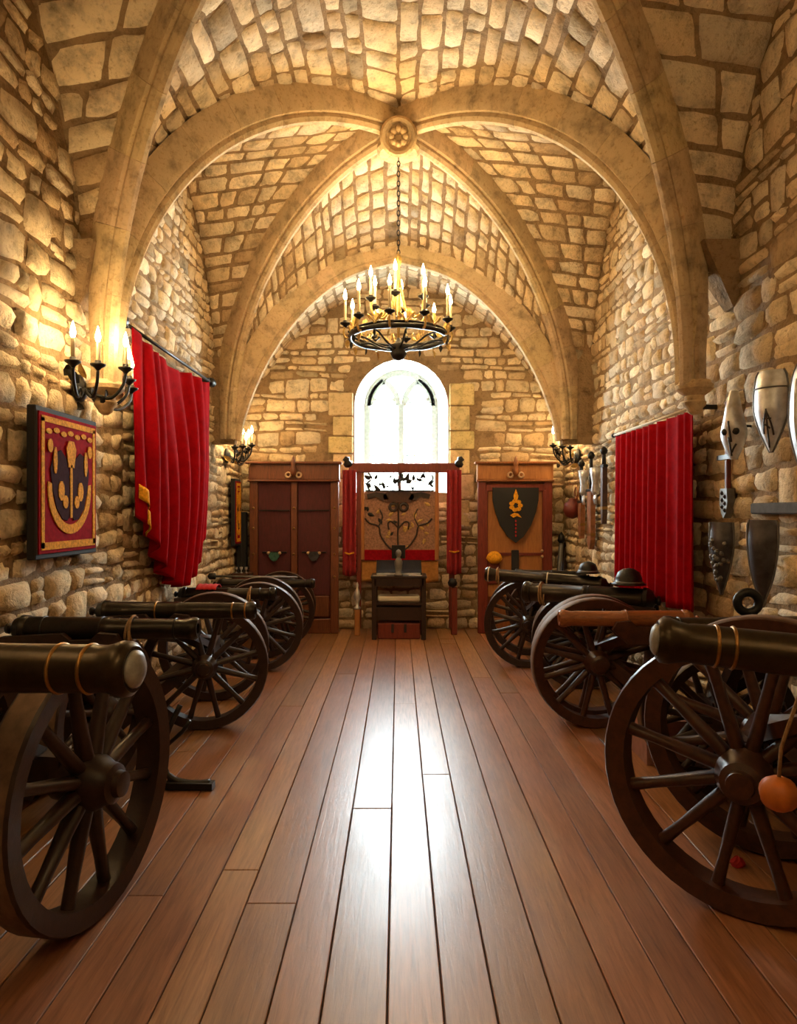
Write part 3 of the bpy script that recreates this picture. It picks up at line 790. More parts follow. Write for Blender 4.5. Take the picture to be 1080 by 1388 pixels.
# ------------------------------------------------------------------ cannons
SPOKE = {}; RIMS = {}; HUBS = {}
def wheel_meshes(R, mat):
    key = (round(R, 3), mat)
    if key not in RIMS:
        t, w = R * .15, R * .125
        mb = MB(); n = 48
        prof = [(R - t, -w * .85), (R - t * .1, -w), (R, -w * .8), (R, w * .8), (R - t * .1, w), (R - t, w * .85)]; k = len(prof); vs = []; fs = []
        for i in range(n):
            a = 2 * pi * i / n
            for r, yy in prof: vs.append((r * cos(a), yy, r * sin(a)))
        for i in range(n):
            i2 = (i + 1) % n
            for j in range(k): fs.append((i * k + j, i * k + (j + 1) % k, i2 * k + (j + 1) % k, i2 * k + j))
        mb.add(vs, fs); me = mb.mesh('rim', mat, True); me.set_sharp_from_angle(angle=radians(35))
        me.materials.append(M['treadwood'])
        for p in me.polygons:
            if p.index % k == 2: p.material_index = 1
        RIMS[key] = me
        h = R * .2
        HUBS[key] = MB().lathe([(.02, -h * 1.45), (h * .45, -h * 1.42), (h * .5, -h * 1.2), (h * .72, -h * 1.1), (h * .78, -h * .8), (h, -h * .45), (h, h * .45), (h * .75, h * .9), (h * .7, h * 1.2), (.02, h * 1.22)], n=20, d=(0, 1, 0)).mesh('hub', mat, True)
        HUBS[key].set_sharp_from_angle(angle=radians(40))
        sp = MB(); L0, L1 = h * .8, R - t * .9
        for z, a, b in ():
            pass
        vs = []; secs = [(L0, .62, .95), (lerp(L0, L1, .25), .62, .8), (lerp(L0, L1, .7), .5, .6), (L1, .6, .62)]; q = R * .075
        for z, a, b in secs:
            for i in range(8):
                an = 2 * pi * i / 8 + pi / 8; vs.append((q * a * cos(an) * 1.1, q * b * sin(an) * 1.1, z))
        fs = [(j * 8 + i, j * 8 + (i + 1) % 8, (j + 1) * 8 + (i + 1) % 8, (j + 1) * 8 + i) for j in range(3) for i in range(8)]
        SPOKE[key] = sp.add(vs, fs).mesh('spoke', mat, True)
    return RIMS[key], HUBS[key], SPOKE[key]

def wheel(root, x, y, R, rot, mat, ns=12):
    rm, hb, sp = wheel_meshes(R, mat)
    o = link('wheel_rim', rm, root); W = Matrix.Translation((x, y, R)) @ Matrix.Rotation(rot, 4, 'Z')
    o.matrix_basis = W
    link('hub', hb, o)
    a0 = pi / 12 + random.uniform(-.04, .04)
    for k in range(ns):
        s = link('spoke', sp, o); s.matrix_basis = Matrix.Rotation(a0 + 2 * pi * k / ns, 4, 'Y')
    return o

def cannon(label, side, muz, yaw, elev, L, rm, rb, wheels, metal='gunblack', wood='darkwood', plug=None, bands=(.07, .2, .55), band_mat='brass', rope=None, cheeks=True):
    """side -1: stands on the left of the aisle (muzzle towards +x); yaw > 0 turns the muzzle towards the window"""
    ya = radians(yaw); el = radians(elev); sx = -side
    d = Vector((sx * cos(ya) * cos(el), sin(ya) * cos(el), sin(el)))           # breech -> muzzle
    mz = Vector(muz); back = -d
    mid = mz + back * L * .6
    root = thing('cannon', label, 'cannon', (mid.x, mid.y, 0), 'cannons along both walls')
    prof = [(rm * .05, .05), (rm * .52, .05), (rm * .55, .004), (rm * .95, 0), (rm * 1.14, .012), (rm * 1.17, .035), (rm * 1.04, .06), (rm * .96, .09), (rm, .11)]
    prof += [(lerp(rm, rb, .45) * .97, L * .45), (lerp(rm, rb, .45) * 1.05, L * .455), (lerp(rm, rb, .5) * 1.05, L * .48), (lerp(rm, rb, .6), L * .485), (rb, L * .88),
             (rb * 1.1, L * .885), (rb * 1.12, L * .915), (rb * 1.0, L * .92), (rb * .85, L * .95), (rb * .4, L * .965), (rb * .3, L * .975), (rb * .45, L * .985), (rb * .4, L), (.004, L + .01)]
    br = sharp(MB().lathe(prof, mz, back, 32).build('barrel', metal, root, True), 50)
    for b in bands:
        rr = interp([(z_, r_) for r_, z_ in prof[3:]], L * b); MB().ring(mz + back * (L * b), rr - .001, .006, back, 32, 8).build('band', band_mat, br, True)
    if plug: MB().lathe([(rm * .80, -.004), (rm * .78, .006), (rm * .55, .016), (rm * .2, .02), (.002, .02)], mz, d, 24).build('muzzle_plug', plug, br, True)
    if rope is not None:
        c = mz + back * (L * rope); rr = interp([(0, rm * 1.02), (1, rb)], rope)
        MB().ring(c, rr + .008, .008, back, 28, 6).ring(c + Vector((0, 0, -.01)) + back * .018, rr + .008, .007, back + Vector((0, 0, .15)), 28, 6).build('rope', 'rope', br, True)
        MB().tube([tuple(c + Vector((0, -rr - .01, -.01 * i))) for i in (0, 4, 9)], .007, 6).build('rope_end', 'rope', br, True)
    lat = Vector((-d.y, d.x, 0)).normalized()
    flat = Vector((back.x, back.y, 0)).normalized()
    if cheeks:
        for s in (-1, 1):
            a = mz + back * (L * .36) + lat * s * (rb + .022) + Vector((0, 0, -rb * .55)); e = mz + back * (L * .99) + lat * s * (rb + .022) + Vector((0, 0, -rb * .75))
            out = [(0, -.03), (.03, .02), (.12, .03), (.16, -.005), (.26, -.005), (.30, .03), ((e - a).length * .98, .02), ((e - a).length, -.10), (.10, -.12)]
            t = (e - a).normalized(); upv = lat.cross(t); upv = upv if upv.z > 0 else -upv
            MB().prism(out, a - lat * .02, t, upv, .04 if t.cross(upv).dot(lat) > 0 else -.04).build('cheek', wood, root)
    w0 = wheels[0]; hub0 = Vector((w0[0], w0[1], w0[2])); hubs = [Vector((w[0], w[1], w[2])) for w in wheels]
    if len(hubs) > 1:
        ax = (hubs[1] - hubs[0]).normalized(); MB().tube([tuple(hubs[0] - ax * .02), tuple(hubs[1] + ax * .02)], .032, 10).build('axle', wood, root, True)
        bx0 = hubs[0].lerp(hubs[1], .12); bx1 = hubs[0].lerp(hubs[1], .88); MB().bar(bx0 + Vector((0, 0, .05)), bx1 + Vector((0, 0, .05)), .10, .10).build('axle_bed', wood, root)
        mid_ax = hubs[0].lerp(hubs[1], .5)
    else: mid_ax = hub0
    p1 = mz + back * (L * .5); p2 = mz + back * (L * .8)
    for q, o_ in ((p1, .3), (p2, .65)):
        foot = hubs[0].lerp(hubs[-1], o_) + Vector((0, 0, .09)); MB().bar(foot, q + Vector((0, 0, -rb - .06)), .065, .055, up=(0, 1, 0)).build('post', wood, root)
    tail = Vector((mz.x, mz.y, 0)) + flat * (L * .97) + Vector((0, 0, .05)); tail.x = max(XL + .12, min(XR - .12, tail.x))
    MB().bar(mid_ax + Vector((0, 0, .06)), tail, .10, .09).build('trail', wood, root)
    for w in wheels: wheel(root, w[0], w[1], w[2], radians(w[3]) * (1 if side < 0 else -1), wood)
    return root

cannon('dark bronze cannon with two brass bands and plugged muzzle on the tapestry wall side', -1, (-.70, 1.86, 1.083), -9, 1.5, 1.25, .064, .08,
       [(-1.15, 2.6, .50, 80), (-1.86, 2.73, .50, 80)], 'gunmetal', 'darkwood', 'plug', (.10, .17), 'brass')
cannon('black cannon with rope loop round its barrel, standing below the crimson tapestry', -1, (-1.02, 3.58, .905), 0, 0, .98, .05, .062,
       [(-1.58, 3.74, .43, 78), (-1.88, 3.81, .43, 78)], 'gunblack', 'darkwood', None, (.12, .5, .8), 'iron', .34)
cannon('black cannon with brass muzzle bands in front of the draped banner', -1, (-.92, 4.52, .865), 2, 0, 1.05, .05, .062,
       [(-1.34, 4.86, .43, 10), (-1.47, 5.60, .43, 10)], 'gunblack', 'darkwood', None, (.06, .14, .6), 'brass')
cannon('slim black cannon with a red cloth lying on its breech', -1, (-1.10, 6.3, .765), 2, 0, .90, .05, .06,
       [(-1.32, 6.60, .42, 6), (-1.40, 7.2, .42, 6)], 'gunblack', 'darkwood', None, (.06, .16, .6), 'iron', .25)
cannon('slim black cannon standing before the dark red cupboard', -1, (-.90, 7.55, .73), 2, 0, 1.08, .045, .055,
       [(-1.33, 7.75, .40, 6), (-1.38, 8.30, .40, 6)], 'gunblack', 'darkwood', None, (.04, .10, .5), 'iron')
cannon('dark bronze cannon with grey disc closing its muzzle, below the steel shields', 1, (.81, 2.2, 1.10), 13, 4.5, 1.22, .062, .075,
       [(1.30, 2.62, .52, 35), (1.63, 3.10, .52, 35)], 'gunmetal', 'redwood', 'plug', (.14, .18), 'brass')
cannon('black cannon with an iron ring standing on its barrel', 1, (1.30, 3.45, .925), 0, 0, .78, .055, .062,
       [(1.72, 3.70, .38, 0), (1.74, 3.98, .38, 0)], 'gunmetal', 'darkwood', None, (.1, .5), 'iron')
cannon('small cannon with a varnished brown wooden barrel', 1, (1.07, 4.68, .79), 2, 0, .92, .05, .056,
       [(1.38, 4.9, .45, 0), (1.42, 5.10, .45, 0)], 'barrelwood', 'redwood', None, (.48,), 'barrelwood')
cannon('thick black cannon with a light rope at the muzzle below the straight red curtain', 1, (1.02, 5.72, .85), 26, 1, 1.05, .075, .085,
       [(1.55, 5.98, .41, 10), (1.59, 6.17, .41, 10)], 'gunblack', 'darkwood', None, (.06, .5), 'iron', .14)
cannon('long black cannon with rope rings beside the orange cupboard', 1, (.82, 6.62, .915), 16, 4, 1.15, .058, .07,
       [(1.25, 6.78, .42, 10), (1.36, 7.38, .42, 10)], 'gunblack', 'darkwood', None, (.03, .5), 'offwhite', .10)
cannon('short black cannon in front of the leather scabbards', 1, (1.28, 7.72, .82), 6, 2, .80, .05, .058,
       [(1.62, 7.95, .38, 5), (1.66, 8.4, .38, 5)], 'gunblack', 'darkwood', None, (.1, .5), 'iron')

# ------------------------------------------------------------------ cloths on the walls
def solid(o, t):
    s = o.modifiers.new('thickness', 'SOLIDIFY'); s.thickness = t; s.offset = 0; return o
# draped banner
ban = thing('draped_banner', 'draped red velvet banner gathered to a point below, hanging from a rail', 'banner', (XL + .1, 6.1, .86))
edge_z = smooth_tab([(0, 1.47), (.15, 1.30), (.35, 1.04), (.52, .88), (.66, .865), (.85, 1.02), (1, 1.31)])
edge_y = smooth_tab([(0, 5.12), (.15, 5.32), (.35, 5.66), (.52, 5.94), (.66, 6.12), (.85, 6.42), (1, 6.78)])
def bfun(s, t):
    yt = 5.06 + 2.14 * s; zt = 2.835 - .055 * sin(pi * s) - .035 * abs(sin(3 * pi * s))
    zb, yb_ = interp(edge_z, s), interp(edge_y, s); k = t ** 1.5
    fold = (abs(sin(s * 27 + .8 * sin(3 * t + s * 4))) ** 1.6 * (.045 + .075 * t) + sin(s * 61) * .010 + sin(s * 9 + 1.0) * .03 - .04) * min(1, s * 7 + .15)
    return (XL + .13 + .06 * sin(pi * min(1, t)) * sin(pi * s) + fold, lerp(yt, yb_, k), lerp(zt, zb, t))
cl = MB().grid(bfun, 110, 50).build('cloth', 'velvet', ban, True); solid(cl, .008)
MB().tube([(XL + .09, 4.96, 2.855), (XL + .09, 7.32, 2.855)], .014, 10).build('rail', 'iron', ban, True)
for y in (4.96, 7.32):
    MB().lathe([(.004, -.07), (.035, -.05), (.05, -.01), (.035, .03), (.045, .05), (.02, .08), (.003, .09)], (XL + .09, y, 2.855), (0, 1 if y > 6 else -1, 0), 14).build('finial', 'iron', ban, True)
    MB().bar((XL - .0, y + (.1 if y < 6 else -.1), 2.855), (XL + .10, y + (.1 if y < 6 else -.1), 2.855), .03, .05).build('bracket', 'iron', ban)
for s0, t0, dz in ((.05, .86, .13), (.09, .965, .10)):
    def pf(u, v, s0=s0, t0=t0): p = bfun(s0 + .085 * (u - .5), t0 + .075 * (v - .5)); return (p[0] + .018, p[1], p[2])
    solid(MB().grid(pf, 8, 4).build('gold_tab', 'gold', ban, True), .006)
# straight curtain
cur = thing('wall_curtain', 'straight pleated red velvet curtain on a rail beside the steel shields', 'curtain', (XR - .15, 5.6, .87))
def cfun(s, t):
    y = lerp(4.74, 6.40, s); f = (abs(sin(s * 34 + .9 * sin(s * 9))) ** 1.5 - .5) * .06 + sin(s * 73 + 2) * .010
    return (XR - .15 + f * (.55 + .45 * t), y + .012 * sin(s * 31), lerp(2.19, .81 + .015 * sin(s * 20), t))
solid(MB().grid(cfun, 150, 24).build('cloth', 'velvet', cur, True), .008)
MB().tube([(XR - .15, 4.70, 2.21), (XR - .15, 6.50, 2.21)], .011, 8).build('rail', 'offwhite', cur, True)
for y in (4.70, 6.50):
    MB().lathe([(.004, -.02), (.022, 0), (.022, .02), (.004, .04)], (XR - .15, y, 2.21), (0, 1 if y > 5.5 else -1, 0), 10).build('finial', 'iron', cur, True)
    MB().bar((XR, y + (.04 if y < 5.5 else -.04), 2.21), (XR - .16, y + (.04 if y < 5.5 else -.04), 2.21), .02, .03).build('bracket', 'iron', cur)

# ------------------------------------------------------------------ flat hangings on the side wall
def ell(cx, cz, a, b, n=24, t0=0, t1=2 * pi): return [(cx + a * cos(t0 + (t1 - t0) * k / n), cz + b * sin(t0 + (t1 - t0) * k / n)) for k in range(n + (0 if abs(t1 - t0 - 2 * pi) < 1e-6 else 1))]
def left_prism(mb, pts, x, depth): return mb.prism(pts, (x, 0, 0), (0, 1, 0), (0, 0, 1), depth)   # outline in (y, z), grows to +x
def tapestry(label, y0, y1, z0, z1, simple=False):
    r = thing('tapestry', label, 'tapestry', (XL + .03, (y0 + y1) / 2, z0)); X = XL + .06; h = z1 - z0; w = y1 - y0
    MB().box((X + .015, (y0 + y1) / 2, (z0 + z1) / 2), (.05, w + .05, h + .06), ch=.006).build('backboard', 'black', r)
    X += .04
    left_prism(MB(), [(y0, z0), (y1, z0), (y1, z1), (y0, z1)], X, .008).build('cloth', 'tapred', r)
    X += .008
    b = .032
    for pts in ([(y0 + .02, z0 + .02), (y1 - .02, z0 + .02), (y1 - .02, z0 + .02 + b * 1.3), (y0 + .02, z0 + .02 + b * 1.3)], [(y0 + .02, z1 - .02 - b), (y1 - .02, z1 - .02 - b), (y1 - .02, z1 - .02), (y0 + .02, z1 - .02)],
                [(y0 + .02, z0 + .03), (y0 + .02 + b, z0 + .03), (y0 + .02 + b, z1 - .03), (y0 + .02, z1 - .03)], [(y1 - .02 - b, z0 + .03), (y1 - .02, z0 + .03), (y1 - .02, z1 - .03), (y1 - .02 - b, z1 - .03)]):
        left_prism(MB(), pts, X, .004).build('gold_border', 'gold', r)
    cy, cz = (y0 + y1) / 2, z0 + h * .47
    outer = ell(cy, cz, w * .38, h * .34, 24, pi * .96, pi * 2.04); inner = ell(cy, cz + h * .03, w * .32, h * .30, 24, pi * 2.0, pi * 1.0)
    left_prism(MB(), outer + inner, X, .006).build('gold_crescent', 'gold', r)
    for s in (-1, 1):
        left_prism(MB(), [(cy + s * w * a, cz + h * b_) for a, b_ in ((.02, -.2), (.06, -.24), (.14, -.23), (.24, -.15), (.31, .0), (.34, .14), (.28, .25), (.17, .28), (.07, .22), (.02, .1))][::s], X + .001, .005).build('purple_wing', 'purple', r)
        for (a, b_, ra, rb_) in ((.17, -.02, .05, .075), (.10, -.10, .045, .05), (.27, .2, .03, .10), (.35, .30, .04, .05)):
            left_prism(MB(), ell(cy + s * w * a, cz + h * b_, w * ra, h * rb_, 10), X + .006, .004).build('gold_leaf', 'gold', r)
    left_prism(MB(), [(cy - .035, cz + h * .16), (cy + .035, cz + h * .16), (cy + .06, cz + h * .3), (cy + .03, cz + h * .36), (cy - .03, cz + h * .36), (cy - .06, cz + h * .3)], X + .006, .004).build('gold_crown', 'gold', r)
    left_prism(MB(), [(cy - .012, cz - h * .22), (cy + .012, cz - h * .22), (cy + .014, cz + h * .18), (cy - .014, cz + h * .18)], X + .006, .004).build('gold_stem', 'gold', r)
    for k in range(7):
        yy = lerp(y0 + .10, y1 - .10, k / 6); left_prism(MB(), ell(yy, z1 - .10 + .012 * (k % 2), .035, .016, 8), X + .002, .004).build('gold_scroll', 'gold', r)
    return r
tapestry('crimson tapestry with gold border and gold and purple emblem on a black board', 3.79, 4.50, 1.27, 2.05)
tapestry('small crimson and gold tapestry beside the dark red cupboard', 8.38, 8.64, 1.12, 1.87)

# ------------------------------------------------------------------ bulging steel pieces on the shield wall
def wall_plate(name, label, cat, y, ztop, H, wtab, bulge, mat, group=None, rim=None, relief=0, relmat='darksteel', off=.03, turn=38, k=.66):
    """plate hung off the right-hand wall on a bracket, turned towards the hall; half width table over t (0 top - 1 bottom)"""
    wt = smooth_tab([(a, b * k) for a, b in wtab]); bulge *= .6; ph = radians(turn); wm = max(b for _, b in wt)
    U = Vector((-sin(ph), cos(ph), 0)); Nn = Vector((-cos(ph), -sin(ph), 0)); Cx = XR - off - .015 - wm * sin(ph)
    r = thing(name, label, cat, (Cx, y, ztop - H), group)
    env = lambda t: min(1, .45 + 2.2 * t) * (1 if t < .5 else 1 - .75 * (t - .5) / .5)
    def fn(s, t, o=0.0, back=False):
        a = 2 * s - 1; w = max(interp(wt, t), .004)
        return tuple(Vector((Cx, y, ztop - H * t)) + U * (a * w) + Nn * (-.012 if back else o + bulge * env(t) * (1 - a * a) ** .8))
    m = MB().grid(lambda s, t: fn(s, t), 16, 24)
    m.grid(lambda s, t: fn(1 - s, t, 0, True), 16, 24)
    nb = 17 * 25
    for j in range(24):
        for (i, i2) in ((0, 16), (16, 0)): m.f.append((j * 17 + i, (j + 1) * 17 + i, nb + (j + 1) * 17 + i2, nb + j * 17 + i2))
    m.f.append(tuple(range(17)) + tuple(nb + i for i in range(17))); m.f.append(tuple(24 * 17 + i for i in range(17)) + tuple(nb + 24 * 17 + i for i in range(17)))
    MB().tube([tuple(Vector((Cx, y, ztop - H * .5)) - Nn * .013), (XR - .002, y + .05, ztop - H * .5)], .008, 6).build('bracket', 'iron', r, True)
    sharp(m.build('plate', mat, r, True), 50)
    if rim:
        path = [fn(0, k / 16, .002) for k in range(17)] + [fn(1, 1 - k / 16, .002) for k in range(17)]
        MB().tube(path, .006, 6).build('rim', rim, r, True)
    rs = random.Random(int(y * 100))
    for k in range(relief):
        s, t = .5 + rs.uniform(-.40, .40), rs.uniform(.22, .82); p = Vector(fn(s, t, 0)); 
        MB().lathe([(.002, -.004), (.018, .0), (.012, .008), (.002, .012)], p, (-1, -.7 + rs.uniform(-.4, .4), rs.uniform(-.4, .4)), 7).build('relief_boss', relmat, r, True)
    return r, fn
pz, fz = wall_plate('steel_mask', 'narrow spindle-shaped steel face guard with dark eye holes', 'armour', 4.20, 2.225, .41, [(0, .03), (.12, .045), (.4, .075), (.62, .10), (.8, .075), (1, .025)], .10, 'steel', off=.08, k=.8)
for s in (.28, .70): MB().lathe([(.001, -.006), (.022, -.004), (.018, .006), (.001, .008)], fz(s, .60), (-.8, -.6, 0), 10).build('eye_hole', 'iron', pz, True)
for k, (s0, t0, s1, t1) in enumerate(((.5, .45, .45, .75), (.55, .68, .5, .95), (.25, .78, .45, .9))): MB().tube([fz(lerp(s0, s1, q / 6), lerp(t0, t1, q / 6), 0) for q in range(7)], .006, 6).build('ridge', 'darksteel', pz, True)
pz, fz = wall_plate('steel_shield', 'broad polished steel shield tapering to a point, with etched crest and top band', 'shield', 3.79, 2.265, .44, [(0, .10), (.1, .125), (.45, .14), (.7, .10), (.88, .05), (1, .012)], .11, 'steel', off=.062, rim='greymetal')
MB().tube([fz(k / 16, .22, .002) for k in range(17)], .005, 6).build('rivet_band', 'greymetal', pz, True)
for k, (s0, t0, s1, t1) in enumerate(((.5, .5, .25, .8), (.5, .5, .72, .78), (.5, .48, .5, .95), (.36, .6, .62, .6), (.4, .72, .6, .66))): MB().tube([fz(lerp(s0, s1, q / 6), lerp(t0, t1, q / 6), 0) for q in range(7)], .005, 6).build('crest_line', 'darksteel', pz, True)
pz, fz = wall_plate('steel_shield', 'long polished steel shield with fluted ridges nearer the entrance', 'shield', 3.46, 2.25, .60, [(0, .06), (.15, .11), (.5, .13), (.8, .08), (1, .015)], .12, 'steel', off=.062, rim='greymetal')
for s in (.3, .5, .7): MB().tube([fz(s, lerp(.15, .85, q / 8), .002) for q in range(9)], .006, 6).build('flute', 'steel', pz, True)
wall_plate('dark_shield', 'blackened steel shield covered with embossed leaves and banded top', 'shield', 4.46, 1.435, .46, [(0, .115), (.3, .12), (.6, .09), (.85, .04), (1, .008)], .07, 'darksteel', rim='greymetal', relief=26, relmat='greymetal')
wall_plate('dark_shield', 'plain blackened steel shield with thin bright edge', 'shield', 3.95, 1.455, .49, [(0, .115), (.06, .13), (.35, .125), (.65, .09), (.88, .035), (1, .008)], .07, 'darksteel', rim='greymetal')
bd = thing('mounting_board', 'dark wooden board behind the steel face guard and shields', 'board', (XR - .03, 4.1, 2.1)); MB().box((XR - .03, 3.74, 2.10), (.03, .78, .075), ch=.005).build('board', 'boardwood', bd)
MB().bar((XR - .035, 4.10, 2.02), (XR - .035, 4.10, 2.08), .03, .035).build('hook', 'greymetal', bd)
sw = thing('mounted_sword', 'upright sword in red scabbard with ornate chape beside the straight curtain', 'sword', (XR - .04, 4.62, 1.46))
MB().box((XR - .045, 4.48, 1.88), (.03, .035, .66), ch=.006).build('scabbard', 'redleather', sw)
MB().prism([(-.045, .19), (.045, .19), (.055, .10), (.03, .03), (0, 0), (-.03, .03), (-.055, .10)], (XR - .075, 4.48, 1.46), (0, 1, 0), (0, 0, 1), .05).build('chape', 'greymetal', sw)
for k in range(6): MB().lathe([(.001, -.004), (.016, 0), (.001, .012)], (XR - .075, 4.48 + (.018 if k % 2 else -.018), 1.51 + .022 * k), (-1, 0, 0), 7).build('chape_stud', 'darksteel', sw, True)
MB().bar((XR - .06, 4.57, 1.85), (XR - .06, 4.40, 1.85), .03, .03).build('crossguard', 'iron', sw)
br = tag(MB().box((XR - .04, 3.83, 1.52), (.05, .66, .065), ch=.008).build('mounting_bar', 'bargrey'), 'grey metal bar fixed level between the bright and dark shields', 'bar')

# ------------------------------------------------------------------ scabbards and arms further down the shield wall
def scab(label, y, z0, z1, w, mat, hilt, pommel='iron', off=.05):
    r = thing('sheathed_sword', label, 'sword', (XR - off, y, z0), 'arms hanging beyond the straight curtain')
    MB().prism([(-w, z1 - z0), (w, z1 - z0), (w * .9, .1), (w * .35, 0), (-w * .35, 0), (-w * .9, .1)], (XR - off, y, z0), (0, 1, 0), (0, 0, 1), -.05).build('scabbard', mat, r)
    MB().box((XR - off - .025, y, z1 + .015), (.05, w * 3.6, .03), ch=.006).build('crossguard', 'iron', r)
    MB().tube([(XR - off - .025, y, z1 + .03), (XR - off - .025, y, z1 + .03 + hilt)], [.022, .018], 10).build('grip', 'black', r, True)
    MB().lathe([(.003, -.01), (.03, .01), (.04, .04), (.025, .07), (.003, .085)], (XR - off - .025, y, z1 + .03 + hilt), n=12).build('pommel', pommel, r, True)
    MB().box((XR - off - .025, y, z0 + .16), (.056, w * 1.95, .03)).build('locket', 'brass', r)
    return r
scab('broad tan leather scabbard with dark hilt and gold locket', 7.55, 1.10, 1.72, .075, 'leather', .32)
scab('narrower tan leather scabbard hanging next to the red pouch', 7.95, 1.20, 1.60, .06, 'leather', .38)
scab('dark slim scabbard hanging close to the straight curtain', 7.08, 1.38, 1.95, .035, 'redwood', .10)
pc = thing('leather_pouch', 'dark red leather pouch hanging beside the narrower scabbard', 'pouch', (XR - .05, 8.2, 1.4))
MB().lathe([(.01, 0), (.08, .03), (.11, .10), (.09, .18), (.05, .21), (.055, .23), (.01, .24)], (XR - .115, 8.2, 1.42), n=14).build('bag', 'redleather', pc, True)
MB().ring((XR - .07, 8.2, 1.72), .07, .01, (1, 0, 0), 18, 6).build('strap', 'leather', pc, True)
for y, lab in ((7.30, 'pale steel gauntlet hanging by the slim dark scabbard'), (7.76, 'pale steel gauntlet hanging between the tan scabbards')):
    g = thing('steel_gauntlet', lab, 'gauntlet', (XR - .05, y, 1.66), 'gauntlets among the swords')
    MB().lathe([(.03, 0), (.045, .04), (.035, .12), (.05, .20), (.06, .28), (.02, .285)], (XR - .10, y, 1.68), n=12).build('cuff', 'steel', g, True)
    for k in range(4): MB().tube([(XR - .10, y - .03 + .02 * k, 1.69), (XR - .105, y - .032 + .021 * k, 1.63), (XR - .10, y - .03 + .02 * k, 1.58)], [.011, .010, .007], 7).build('finger', 'steel', g, True)
# leaning poles in the far corner
for k, (x0, x1, y0, hgt, mt, lab) in enumerate(((1.93, 2.05, 8.72, 1.12, 'greymetal', 'grey pole leaning in the corner behind the short cannon'), (2.0, 2.08, 8.80, 1.05, 'darkwood', 'dark wooden pole leaning in the corner behind the short cannon'))):
    p = thing('leaning_pole', lab, 'pole', (x0, y0, 0)); MB().tube([(x0, y0, 0), (x1, y0 + .1, hgt)], .03, 8).build('shaft', mt, p, True)
    MB().lathe([(.03, 0), (.05, .03), (.04, .09), (.005, .14)], (x1, y0 + .1, hgt - .01), n=10).build('knob', 'iron', p, True)

# iron helmets and ring lying on the cannons
def helmet(label, x, y, z, r):
    h = thing('iron_helmet', label, 'helmet', (x, y, z), 'iron helmets resting on barrels')
    MB().lathe([(r * 1.25, 0), (r * 1.28, .008), (r, .02), (r * .98, r * .5), (r * .8, r * .95), (r * .4, r * 1.2), (.004, r * 1.26)], (x, y, z), n=22).build('bowl', 'iron', h, True)
    MB().ring((x, y, z + .02), r * 1.0, .008, n=22, m=6).build('hat_band', 'greymetal', h, True)
helmet('black iron helmet resting before the lower edge of the straight curtain', 1.76, 5.36, .945, .10)
helmet('black iron helmet resting on the long cannon by the scabbards', 1.72, 6.36, .945, .085)
ir = thing('iron_ring', 'thick black iron ring standing on a cannon under the plain dark shield', 'ring', (1.72, 3.45, .99)); MB().ring((1.72, 3.45, 1.055), .05, .022, (.15, 1, 0), 22, 10).build('hoop', 'iron', ir, True)
rc = tag(solid(MB().grid(lambda s, t: (lerp(-1.80, -1.62, s), lerp(6.22, 6.42, t), .770 + .078 * sqrt(max(0, 1 - ((t - .5) * 1.7) ** 2)) + .004 * sin(s * 25)), 12, 10).build('red_cloth', 'red', None, True), .006), 'small bright red cloth lying over a slim cannon breech', 'cloth')
# ramrod across the slim cannons
rr = thing('ramrod', 'pale ramrod with black head resting across the far slim cannon', 'ramrod', (-1.5, 7.5, .79)); MB().tube([(-1.93, 7.42, .82), (-1.08, 7.50, .80)], .012, 8).build('shaft', 'greymetal', rr, True); MB().lathe([(.01, 0), (.035, .01), (.035, .07), (.01, .09)], (-1.93, 7.42, .82), (-1, 0, 0), 10).build('head', 'iron', rr, True)

# ------------------------------------------------------------------ floor clutter
cr = thing('pink_crate', 'faded pink crate filled with crumpled white paper under the shields', 'crate', (1.72, 4.29, 0))
for a, b, s in (((1.72, 4.16, .13), (.5, .02, .26), 0), ((1.72, 4.42, .13), (.5, .02, .26), 0), ((1.48, 4.29, .13), (.02, .24, .26), 0), ((1.96, 4.29, .13), (.02, .24, .26), 0), ((1.72, 4.29, .01), (.46, .24, .02), 0)): MB().box(a, b).build('side', 'pink', cr)
rs = random.Random(5)
for k in range(14):
    m = MB().lathe([(.005, -.045), (.022, -.03), (.026, .0), (.021, .035), (.005, .05)], (1.531 + .0632 * (k % 7), 4.23 + .12 * (k // 7), .25 + rs.uniform(-.02, .03)), (rs.uniform(-1, 1), rs.uniform(-1, 1), 1), 7)
    m.v = [(a + rs.uniform(-.005, .005), b + rs.uniform(-.008, .008), c + rs.uniform(-.008, .008)) for a, b, c in m.v]; tag(m.build('paper_ball', 'paper'), 'crumpled white paper ball lying in the pink crate', 'paper', 'paper balls in the crate')
orb = thing('orange_pumpkin', 'orange pumpkin-like ball hanging at the wheel hub of the bronze cannon', 'pumpkin', (1.22, 2.24, .5))
m = MB(); nv = 24
for j in range(11):
    ph = -pi / 2 + pi * j / 10
    for i in range(nv): a = 2 * pi * i / nv; rd = .058 * (1 + .06 * cos(8 * a)) * cos(ph) ** .9 if abs(cos(ph)) > 1e-6 else .001; m.v.append((1.215 + rd * cos(a), 2.24 + rd * sin(a), .60 + .055 * sin(ph)))
m.f = [(j * nv + i, j * nv + (i + 1) % nv, (j + 1) * nv + (i + 1) % nv, (j + 1) * nv + i) for j in range(10) for i in range(nv)]
m.build('body', 'orange', orb, True)
MB().tube([(1.215, 2.24, .645), (1.22, 2.235, .75), (1.24, 2.16, .95)], .006, 6).build('stalk', 'rope', orb, True)
rd = thing('red_scrap', 'tiny red crumpled cloth scrap on the floor near the bronze cannon wheel', 'scrap', (1.46, 2.97, 0))
